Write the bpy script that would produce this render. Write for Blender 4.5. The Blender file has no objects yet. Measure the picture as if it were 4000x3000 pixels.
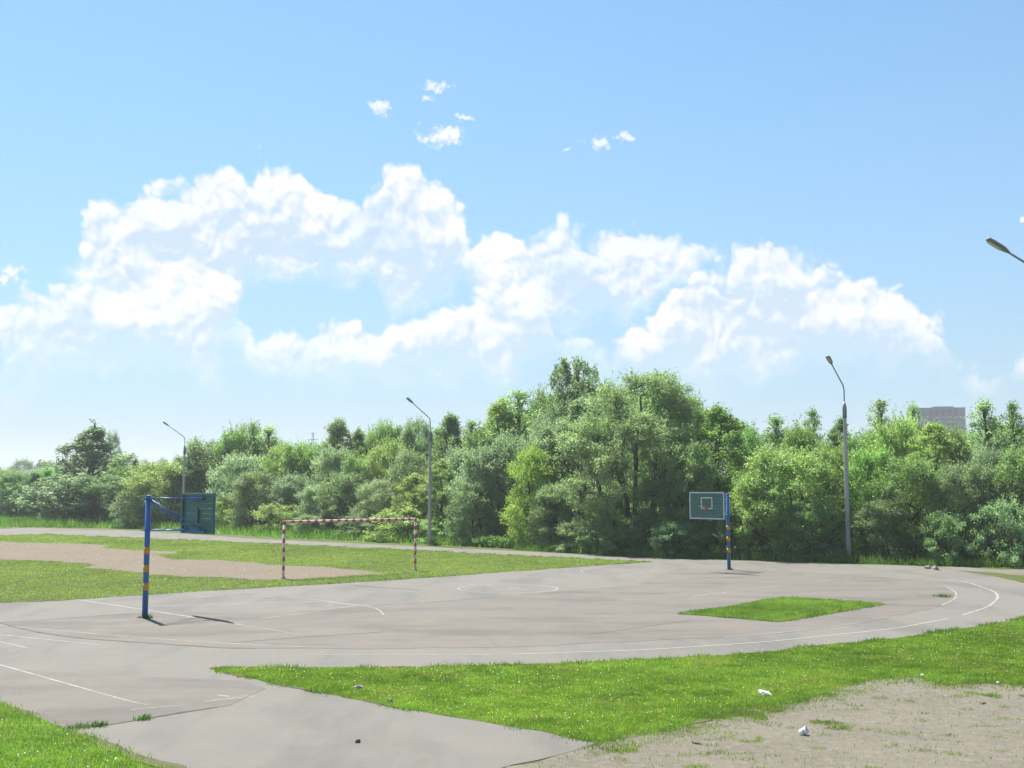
import bpy, bmesh, math, random
import numpy as np
from mathutils import Vector, Matrix, geometry as mgeo

R = math.radians
scene = bpy.context.scene
COL = scene.collection

# ------------------------------------------------------------------ camera
cam_d = bpy.data.cameras.new('camera')
cam_d.sensor_width = 36.0
cam_d.lens = 39.6
cam_d.clip_end = 9000.0
cam = bpy.data.objects.new('camera', cam_d)
COL.objects.link(cam)
cam.location = (0, 0, 3.9)
cam.rotation_euler = (R(90 + 5.35), 0, 0)
scene.camera = cam

# ------------------------------------------------------------------ light and exposure
SUN_EL, SUN_AZ = 59.0, -31.0            # azimuth from +Y, negative towards -X
sun_d = bpy.data.lights.new('sun', 'SUN')
sun_d.energy = 5.0
sun_d.angle = R(0.53)
sun_d.color = (1.0, 0.955, 0.88)
sun = bpy.data.objects.new('sun', sun_d)
COL.objects.link(sun)
sv = Vector((math.sin(R(SUN_AZ)) * math.cos(R(SUN_EL)), math.cos(R(SUN_AZ)) * math.cos(R(SUN_EL)), math.sin(R(SUN_EL))))
sun.rotation_euler = (-sv).to_track_quat('-Z', 'Y').to_euler()

EXPOSURE = 1.12
scene.view_settings.view_transform = 'Standard'
scene.view_settings.look = 'None'
scene.view_settings.exposure = EXPOSURE
scene.view_settings.gamma = 1.0
SKY_STRENGTH = 0.070

# measured layout of the place, metres (camera at the origin, looking along +Y)
ASPHALT = [(-23.28,35.84),(-20.26,37.67),(-17.64,39.35),(-15.45,40.53),(-14.12,41.98),(-12.14,43.64),(-10.17,45.33),(-7.92,47.02),(-5.49,48.85),(-2.67,51.58),(0.0,54.29),(3.23,57.5),(5.35,59.45),(7.45,61.32),(5.94,62.86),(4.32,64.01),(0.0,67.72),(-8.44,74.98),(-18.74,83.19),(-28.56,90.52),(-40.74,99.28),(-43.52,96.53),(-48.96,94.44),(-57.37,87.79),(-65.66,100.43),(-57.02,109.93),(-50.54,112.05),(-49.29,115.0),(-38.3,109.93),(-29.61,101.01),(-20.3,90.06),(-9.03,80.14),(0.0,72.49),(4.61,68.25),(8.7,64.48),(13.94,61.97),(18.65,59.24),(21.33,57.5),(21.52,53.79),(21.76,50.98),(21.4,47.66),(20.73,44.41),(19.4,40.81),(17.49,37.35),(15.54,34.71),(14.2,33.4),(13.03,32.36),(11.5,31.17),(10.1,30.11),(8.08,28.93),(6.18,27.67),(4.82,27.0),(2.33,26.12),(1.15,25.78),(0.0,25.56),(-1.41,25.34),(-2.81,25.2),(-4.21,25.2),(-5.64,25.27),(-6.33,25.34),(-6.63,25.09),(-6.33,24.68),(-5.28,23.69),(-4.7,23.05),(-3.46,21.92),(-2.59,21.15),(-1.82,20.42),(-0.97,19.79),(0.0,18.98),(0.5,18.66),(0.81,18.25),(1.32,17.83),(1.0,17.4),(0.76,17.12),(0.37,16.68),(0.0,16.42),(-0.35,15.99),(-1.59,14.46),(-3.39,12.84),(-3.48,14.35),(-4.2,15.58),(-4.75,16.28),(-5.13,16.57),(-5.66,17.04),(-6.31,17.8),(-6.99,18.59),(-7.68,19.22),(-8.52,20.17),(-9.33,20.97),(-11.08,22.62),(-14.03,25.17),(-18.09,27.93)]
WEDGE = [(-6.63,25.09),(-6.33,25.34),(-5.64,25.27),(-4.21,25.2),(-2.81,25.2),(-1.41,25.34),(0.0,25.56),(1.15,25.78),(2.33,26.12),(4.82,27.0),(6.18,27.67),(8.08,28.93),(10.1,30.11),(11.5,31.17),(13.03,32.36),(14.2,33.4),(15.54,34.71),(20.57,39.89),(16.65,29.8),(12.43,22.33),(10.25,23.02),(9.61,23.32),(8.72,23.02),(8.34,23.98),(7.96,23.82),(7.01,23.32),(6.21,22.33),(5.33,21.22),(4.65,20.92),(3.81,20.17),(3.31,19.6),(2.73,18.92),(2.04,18.4),(1.32,17.83),(0.81,18.25),(0.5,18.66),(0.0,18.98),(-0.97,19.79),(-1.82,20.42),(-2.59,21.15),(-3.46,21.92),(-4.7,23.05),(-5.28,23.69),(-6.33,24.68)]
BLGRASS = [(-3.48,14.35),(-4.2,15.58),(-4.75,16.28),(-5.13,16.57),(-5.66,17.04),(-6.31,17.8),(-6.99,18.59),(-7.68,19.22),(-8.52,20.17),(-9.33,20.97),(-11.08,22.62),(-14.03,25.17),(-18.09,27.93),(-8.82,13.8),(-4.23,12.84)]
DIRT = [(1.32,17.82),(2.05,18.47),(2.74,19.02),(3.33,19.73),(3.84,20.31),(4.69,21.07),(5.37,21.37),(6.28,22.56),(7.07,23.51),(8.03,24.01),(8.39,24.14),(8.81,23.26),(9.69,23.51),(10.34,23.2),(12.59,22.62),(7.62,12.84),(-1.41,12.84),(-0.35,15.96),(0.0,16.41),(0.37,16.67),(0.76,17.11)]
LAWN = [(-23.28,35.84),(-20.26,37.67),(-17.64,39.35),(-15.45,40.53),(-14.12,41.98),(-12.14,43.64),(-10.17,45.33),(-7.92,47.02),(-5.49,48.85),(-2.67,51.58),(0.0,54.29),(3.23,57.5),(5.35,59.45),(7.45,61.32),(5.94,62.86),(4.32,64.01),(0.0,67.72),(-8.44,74.98),(-18.74,83.19),(-28.56,90.52),(-40.74,99.28),(-43.52,96.53),(-48.96,94.44),(-57.37,87.79)]
LAWNDIRT = [(-60.42,92.44),(-45.5,87.79),(-38.4,85.22),(-34.84,83.59),(-31.41,82.02),(-28.34,80.14),(-27.66,76.29),(-24.36,73.1),(-21.12,71.6),(-20.53,69.61),(-21.57,67.98),(-18.94,63.77),(-16.18,63.08),(-13.7,60.89),(-12.35,59.04),(-10.91,58.45),(-9.25,57.12),(-7.44,55.15),(-5.85,53.14),(-7.02,52.04),(-8.52,50.54),(-9.79,49.54),(-11.1,49.4),(-11.75,49.82),(-13.48,50.83),(-15.28,51.13),(-16.0,52.35),(-17.04,52.66),(-19.4,55.67),(-21.44,56.75),(-21.36,58.45),(-22.48,59.85),(-25.18,62.19),(-28.7,63.77),(-33.62,64.96),(-44.03,67.46)]
ISLAND = [(5.18,35.84),(6.17,36.73),(7.75,38.41),(9.05,40.34),(9.82,41.1),(10.52,40.81),(11.57,39.71),(12.71,38.83),(11.92,38.0),(10.65,36.58),(9.53,35.48),(8.4,34.11),(7.83,33.65),(6.94,34.44),(6.08,35.27)]
OLDASPH = [(-15.01,33.53),(-13.88,34.44),(-12.09,35.98),(-10.56,36.28),(-8.09,36.13),(-5.09,37.83),(-2.67,39.71),(0.0,41.98),(3.03,44.98),(5.25,46.77),(6.49,51.58),(8.09,56.21),(11.3,55.85),(13.9,53.79),(16.61,50.98),(17.41,48.45),(17.3,45.33),(16.58,42.59),(15.56,40.34),(13.79,37.51),(10.59,33.78),(8.62,32.13),(6.92,30.95),(5.76,30.31),(3.29,29.46),(0.0,28.42),(-3.14,28.15),(-6.3,28.2),(-7.27,28.29),(-9.09,29.07),(-11.03,29.91),(-12.53,30.95),(-14.07,32.42)]
OLDPAD = [(-15.72,27.08),(-11.22,25.17),(-8.61,24.14),(-6.9,23.82),(-5.45,23.51),(-4.78,22.62),(-5.17,20.78),(-6.24,19.64),(-6.81,19.06),(-7.29,18.9),(-7.67,19.24),(-8.54,20.24),(-9.37,21.07),(-14.23,25.53)]
TRACKDIRT = [(-52.59,118.93),(-48.29,118.93),(-45.4,112.77),(-48.71,114.25),(-50.58,115.0)]
PATHR = [(21.21,57.87),(22.68,57.31),(23.76,55.49),(24.14,54.8),(27.47,53.14),(26.5,51.28),(23.41,53.14),(22.77,53.46),(21.32,55.15)]
DIRTR = [(23.35,54.97),(24.61,55.85),(28.33,54.8),(25.74,49.82),(23.91,50.69),(23.12,52.51),(22.69,53.14)]
LINES = [([(-15.58,40.62),(-11.98,37.12),(-9.89,35.06),(-8.17,33.34)],0.075,0.05),([(-8.17,33.34),(-6.84,32.01),(-5.63,30.68)],0.05,0.5),([(-14.8,40.25),(-13.82,41.1),(-11.19,41.58),(-9.33,41.58),(-7.85,41.19),(-7.03,40.44),(-5.91,39.35),(-4.78,38.08),(-4.32,37.04),(-4.0,35.62)],0.05,0.35),([(-12.09,38.24),(-10.4,38.66),(-8.8,39.27),(-6.53,39.89)],0.055,0.1),([(-6.51,39.8),(-5.21,38.41)],0.07,0.1),([(-5.21,38.41),(-5.99,37.12),(-7.68,34.31),(-8.19,33.4)],0.05,0.35),([(1.79,44.97),(1.77,45.28),(1.69,45.57),(1.58,45.86),(1.42,46.12),(1.22,46.35),(0.99,46.55),(0.73,46.71),(0.44,46.82),(0.15,46.9),(-0.16,46.92),(-0.47,46.9),(-0.76,46.82),(-1.05,46.71),(-1.31,46.55),(-1.54,46.35),(-1.74,46.12),(-1.9,45.86),(-2.01,45.57),(-2.09,45.28),(-2.11,44.97),(-2.09,44.66),(-2.01,44.37),(-1.9,44.08),(-1.74,43.82),(-1.54,43.59),(-1.31,43.39),(-1.05,43.23),(-0.76,43.12),(-0.47,43.04),(-0.16,43.02),(0.15,43.04),(0.44,43.12),(0.73,43.23),(0.99,43.39),(1.22,43.59),(1.42,43.82),(1.58,44.08),(1.69,44.37),(1.77,44.66),(1.79,44.97)],0.06,0.1),([(-4.54,49.26),(-3.46,48.18),(-1.58,46.77),(1.18,43.75)],0.06,0.25),([(2.02,42.9),(2.66,42.28)],0.05,0.6),([(3.92,56.21),(3.41,55.15),(3.31,54.12),(3.54,52.51),(4.06,51.58),(4.55,50.69),(5.64,50.25),(7.99,50.83),(9.85,51.58)],0.06,0.3),([(4.81,50.98),(7.11,55.49)],0.06,0.3),([(6.53,41.58),(8.92,44.19)],0.06,0.2),([(9.72,45.1),(12.11,47.53)],0.05,0.2),([(12.95,48.45),(15.35,50.98)],0.05,0.35),([(-4.84,27.12),(-2.41,27.04),(0.0,27.16)],0.05,0.55),([(0.0,27.16),(1.53,27.5),(3.11,27.89),(4.78,28.56),(6.57,29.41),(8.57,30.68),(10.82,32.24),(13.13,34.51)],0.065,0.05),([(13.98,35.48),(15.65,37.75),(16.78,39.71),(17.57,41.29),(18.23,43.0),(18.63,44.64),(19.1,47.79),(19.03,49.82)],0.08,0.15),([(5.62,30.26),(6.93,31.0),(8.55,32.13),(10.09,33.4)],0.045,0.3),([(14.53,38.58),(15.58,40.34),(16.34,41.98),(16.92,43.64),(17.3,45.33)],0.06,0.2),([(-14.1,32.48),(-12.35,31.56),(-10.18,30.37),(-8.16,29.46),(-6.43,28.79),(-5.21,28.47)],0.05,0.25),([(-16.59,32.24),(-13.74,30.73),(-11.95,29.7),(-10.34,28.74)],0.055,0.15),([(-17.06,33.15),(-13.12,29.36),(-11.88,28.15)],0.04,0.4),([(-14.82,28.84),(-11.39,25.53),(-9.48,23.63),(-7.68,21.84)],0.05,0.15),([(-7.68,21.84),(-7.1,21.27),(-6.6,20.83)],0.05,0.5),([(-6.76,20.42),(-5.92,20.88)],0.04,0.6),([(-5.59,21.84),(-5.31,21.68)],0.05,0.3),([(-5.66,21.22),(-5.44,21.27)],0.05,0.3),([(-5.56,21.35),(-5.32,21.35)],0.05,0.3),([(-5.33,21.5),(-5.18,21.45)],0.05,0.3),([(-5.24,21.61),(-5.03,21.55)],0.05,0.3),([(-5.08,21.74),(-4.87,21.68)],0.05,0.3),([(19.34,55.15),(19.83,55.15)],0.12,0.2)]
CRACKS = [([(-7.27,18.86),(-6.81,19.06),(-6.56,19.3),(-6.24,19.64),(-5.81,20.13),(-5.29,20.68)],0.05),([(-15.01,33.53),(-14.07,32.42),(-12.53,30.95),(-11.03,29.91),(-9.09,29.07),(-7.27,28.29),(-6.29,28.15)],0.03),([(-15.01,33.53),(-13.88,34.44),(-12.06,35.91),(-11.73,36.13)],0.04),([(2.07,30.84),(3.63,32.42),(5.36,34.17)],0.06),([(-6.46,46.4),(-3.58,44.3)],0.05),([(-7.18,29.22),(-5.42,30.31),(-3.51,31.39)],0.07),([(-5.09,37.83),(-2.67,39.71),(0.0,41.98)],0.04)]
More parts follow.
